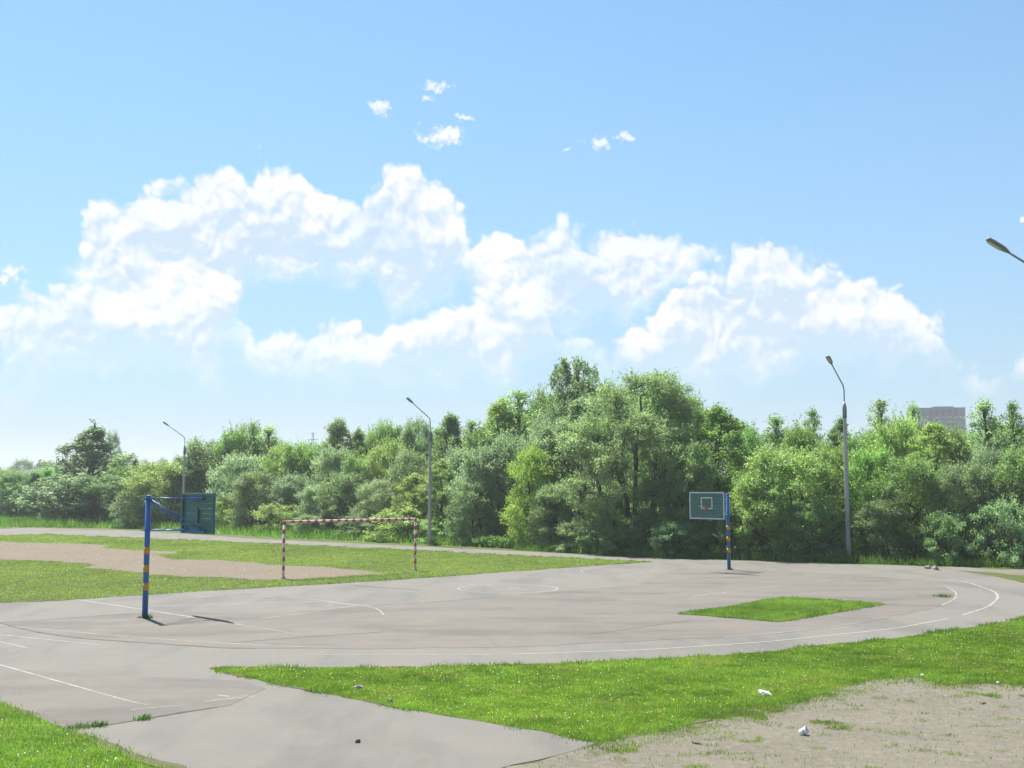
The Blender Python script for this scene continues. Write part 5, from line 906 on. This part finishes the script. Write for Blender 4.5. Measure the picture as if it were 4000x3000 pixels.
street_lamp(LAMP_R, math.atan2(-.80, -.60), 1.0, 'concrete street lamp right of the far basketball stand, its whole post in view')
street_lamp((16.05, 32.0), math.pi, 1.0, 'nearest street lamp at the right edge, only lamp head and arm in view')
weed_clump('weed_tuft', (LAMP_M[0] + .35, LAMP_M[1] - .2), .22, 500, .55, (.045, .09, .03), 'dark bushy weed at the foot of the middle lamp post', 8)

# ------------------------------------------------------------------ far background
bw_mat = plain_mat('tower_panel', (.085, .135, .195), .85, .2, 0, .06, .4)
bl_mat = plain_mat('tower_side', (.26, .24, .21), .85, .2, 0, .06, .4)
br_mat = plain_mat('loggia_brick', (.075, .022, .018), .85, .2)
gl_mat = plain_mat('window_glass', (.10, .14, .17), .15, .6)
wf_mat = plain_mat('window_frame', (.62, .66, .70), .6, .3)
def tower():
    t = empty('tower_block', (229.3, 600, 0), R(-10)); t.scale = (.843,) * 3; tag(t, 'grey high-rise tower block with brown loggias rising beyond the trees', 'building')
    Wd, Dp, Ht = 28.5, 15.0, 55.6; sh = 2.72
    wall = mesh_obj('wall', *box(0, Dp / 2, Ht / 2, Wd, Dp, Ht), bw_mat, t)
    side = mesh_obj('side_wall', *box(-Wd / 2 - .12, Dp / 2, Ht / 2 - .4, .2, Dp - .5, Ht - 1.0), bl_mat, t)
    mesh_obj('roof_parapet', *box(0, Dp / 2, Ht + .35, Wd + .5, Dp + .5, .6), bw_mat, t)
    mesh_obj('roof_house', *box(1.5, Dp / 2 - 1.5, Ht + 1.05, 12.5, 9, .9), bw_mat, t)
    pier, _ = box(0, 0, 0, .5, .5, 1)
    xs = [-6.4, -2.7, 1.0, 4.7, 8.4]
    lm = mesh_obj('loggia', *box(0, -.35, 0, 1.9, .7, 1.15), br_mat, t)
    wm = mesh_obj('window', *box(0, -.06, 0, 1.8, .12, 1.05), gl_mat, t)
    fm = mesh_obj('window_frame', *box(0, -.05, 0, 2.05, .08, 1.3), wf_mat, wm)
    first = True
    for fl in range(14):
        z = Ht - 3.6 - fl * sh
        for j, x in enumerate(xs):
            if fl < (3 if j == 0 else 1): continue
            if first: a, b, c = lm, wm, fm; first = False
            else:
                a, b, c = lm.copy(), wm.copy(), fm.copy()
                for q in (a, b, c): COL.objects.link(q)
                a.parent = t; b.parent = t; c.parent = b
            a.location = (x, 0, z - .65); b.location = (x, 0, z + .70); c.location = (0, .02, 0)
    for j, x in enumerate(xs):
        zt = Ht - .5; zb = Ht - (8.6 if j == 0 else 4.6)
        mesh_obj('loggia_stack', *box(x, -.36, (zt + zb) / 2, 1.9, .72, zt - zb), br_mat, t)
    for k_ in range(5): mesh_obj('side_window', *box(-Wd / 2 - .25, 6.5, Ht - 6 - k_ * sh * 2, .2, 5, 1.3), gl_mat, side)
    return t
tower()

def far_block():
    t = empty('far_building', (-283, 590, 0), R(8)); tag(t, 'low blue-grey building far off at the left picture edge', 'building')
    mesh_obj('wall', *box(0, 5, 9.4, 20, 10, 18.8), plain_mat('far_wall', (.22, .26, .31), .8, .2, 0, .06, .4), t)
    mesh_obj('roof', *box(0, 5, 19.4, 21, 11, .7), wf_mat, t)
    for fl in range(2):
        for j in range(6): mesh_obj('window', *box(-7.5 + j * 3, -.05, 16.6 - fl * 3.4, 2.2, .16, 1.4), gl_mat, t)
far_block()

def hill(name, cx, cy, rx, ry, h, seed, mat):
    V, Fc = [], []; n, m = 40, 16; r = np.random.default_rng(seed)
    for i in range(n + 1):
        for j in range(m + 1):
            u, v = i / n * 2 - 1, j / m * 2 - 1
            z = h * max(0, (1 - u * u)) ** 1.3 * max(0, (1 - v * v)) ** .9 * (1 + .10 * math.sin(7 * u + seed) + .06 * math.sin(17 * u + 2 * seed))
            V.append((cx + u * rx, cy + v * ry, z - .3))
    for i in range(n):
        for j in range(m): a = i * (m + 1) + j; Fc.append((a, a + m + 1, a + m + 2, a + 1))
    tag(mesh_obj(name, V, Fc, mat, None, True), kind='structure')
hm = plain_mat('scrub_slope', (.095, .135, .060), .95, .1, 0, .35, .12)
hill('hill', -135, 370, 62, 60, 13.4, 1, hm)
hill('hill', -205, 480, 75, 60, 10.0, 5, hm)
hill('hill', -205, 640, 24, 24, 20.0, 3, plain_mat('bare_heap', (.26, .27, .27), .95, .1, 0, .15, .1))

FARTREES = [(-195, 450, 15.2, 13, 'dg', 'dark rounded tree on the skyline at the far left'), (-187, 452, 14.8, 11, 'dg', 'second dark rounded tree on the far left skyline'),
            (-126, 355, 21.0, 6.5, 'pg', 'bluish tree on the hill just right of the ragged poplar'), (-171, 500, 17.2, 4.0, 'pg', 'tiny pointed tree on the hill right of the ragged poplar'),
            (-161, 520, 17.4, 9, 'pg', 'distant bluish tree left of the left lamp post'), (-154, 520, 18.2, 8, 'pg', 'distant bluish tree nearest the left lamp post'), (-167, 515, 16.6, 8, 'pg', 'distant small bluish tree between heap and left lamp post')]
for i, (X, Y, Ht, Wd, hue, label) in enumerate(FARTREES):
    H_, W_, crown, tm = PROTO['dome'][i % 4] if Wd > 5 else PROTO['tall'][0]
    root = empty('tree', (X, Y, -.1), i * 1.3); tag(root, label, 'tree', 'trees on the far hill'); root.scale = (Wd / W_, Wd / W_, Ht / H_)
    link('trunk', tm, root); c = link('crown', crown, root); c.color = (*HUE[hue], 1)

def mast(x, y, h):
    t = empty('lattice_mast', (x, y, 0)); tag(t, 'thin lattice mast on the skyline above the goal', 'mast')
    for sx in (-1, 1):
        for sy in (-1, 1): mesh_obj('leg', *tube([(sx * 1.4, sy * 1.4, 0), (sx * .18, sy * .18, h)], [.10, .05], 5), M['steel'], t)
    zz = np.linspace(1, h - .5, 14)
    parts = []
    for k_ in range(13):
        a = 1.4 - 1.22 * zz[k_] / h; b = 1.4 - 1.22 * zz[k_ + 1] / h; s = 1 if k_ % 2 else -1
        parts += [tube([(-s * a, -a, zz[k_]), (s * b, -b, zz[k_ + 1])], .04, 4), tube([(-a, -s * a, zz[k_]), (-b, s * b, zz[k_ + 1])], .04, 4)]
    mesh_obj('bracing', *join(parts), M['steel'], t)
    mesh_obj('cross_arm', *tube([(-2.0, 0, h - 2.6), (2.0, 0, h - 2.6)], .09, 5), M['steel'], t)
    mesh_obj('cross_arm', *tube([(-1.1, 0, h - .6), (1.1, 0, h - .6)], .07, 5), M['steel'], t)
mast(-70.7, 400, 24.2)

# ------------------------------------------------------------------ small things lying about
def lump(name, loc, size, mat, label, cat, seed, flat=.6, sub=3, amp=.35, z=.0):
    r = np.random.default_rng(seed); bm = bmesh.new(); bmesh.ops.create_icosphere(bm, subdivisions=sub, radius=1.0)
    for v in bm.verts:
        k_ = 1 + amp * math.sin(v.co.x * 3.1 + seed) * math.cos(v.co.y * 4.3 + seed * 2) + amp * .5 * r.normal() * .4
        v.co = Vector((v.co.x * size[0], v.co.y * size[1], max(-.7, v.co.z) * size[2])) * k_
    me = bpy.data.meshes.new(name); bm.to_mesh(me); bm.free(); me.materials.append(mat)
    o = link(name, me); o.location = (*loc, z + size[2] * .6); o.rotation_euler = (0, 0, seed)
    return tag(o, label, cat)
lump('crumpled_bag', LITTER, (.14, .06, .04), M['paper'], 'crumpled white plastic bag on the grass by the sandy ground', 'litter', 2, amp=.5, z=.02)
def cup(loc):
    t = empty('paper_cup', (*loc, .06), .5); t.rotation_euler = (R(62), 0, 1.1); tag(t, 'small white paper cup lying on the sandy ground', 'cup')
    mesh_obj('wall', *tube([(0, 0, -.06), (0, 0, .06)], [.045, .062], 18, False), M['paper'], t, True)
    mesh_obj('base', *tube([(0, 0, -.062), (0, 0, -.05)], .044, 18), M['paper'], t)
    mesh_obj('rim', *tube([(.062 * math.cos(a), .062 * math.sin(a), .06) for a in np.linspace(0, 6.2832, 21)], .004, 6, False), M['paper'], t, True)
    mesh_obj('stripe', *tube([(0, 0, .0), (0, 0, .012)], [.0545, .0565], 18, False), M['dark'], t, True)
cup(CUP)
lump('dry_leaf', LEAFP, (.040, .022, .028), M['brown'], 'brown curled dry leaf alone on the lower asphalt', 'leaf', 3, amp=.5, z=.01)
lump('stone', STONE, (.10, .06, .035), M['rock'], 'flat brownish stone in the grass wedge', 'stone', 4, z=.02)
lump('stone', STONE2, (.16, .11, .11), M['rock'], 'rubble stone on the far bend of the track', 'stone', 5, sub=2, amp=.3)
lump('stone', (STONE2[0] - .35, STONE2[1] + .1), (.16, .12, .10), M['rock'], 'smaller rubble stone beside the one on the far bend', 'stone', 6, sub=2)
lump('litter_scrap', LITTER2, (.045, .035, .03), M['rock'], 'grey scrap at the lower grass edge of the wedge', 'litter', 7, z=.03)
lump('litter_scrap', CHIP, (.03, .025, .02), M['paper'], 'small white scrap on the grass at the right', 'litter', 8, z=.05)
lump('litter_scrap', CHIP2, (.03, .025, .02), M['paper'], 'small pale scrap near the right edge of the grass', 'litter', 9, z=.04)
for i, (x_, y_) in enumerate(CLODS[:2]):
    lump('clod', (x_, y_), (.10, .05, .02), M['brown'], ('dark clod on the sandy ground at the far right', 'dark clod on the sandy ground near the asphalt tip')[i], 'clod', 20 + i)

# ------------------------------------------------------------------ the summer air
def haze(density):
    m = bpy.data.materials.new('summer_haze'); m.use_nodes = True; k = NT(m.node_tree); k.n.clear()
    out = k.node('ShaderNodeOutputMaterial'); v = k.node('ShaderNodeVolumePrincipled')
    v.inputs['Color'].default_value = (.93, .96, 1.0, 1); v.inputs['Density'].default_value = density; v.inputs['Anisotropy'].default_value = .2
    k.put(out.inputs['Volume'], v.outputs[0])
    o = mesh_obj('haze', *box(0, EXT / 2 - 30, 39.5, 2 * EXT + 40, EXT + 100, 81), m); tag(o, 'thin pale summer haze over the whole place', 'haze', kind='stuff')
haze(.00040)
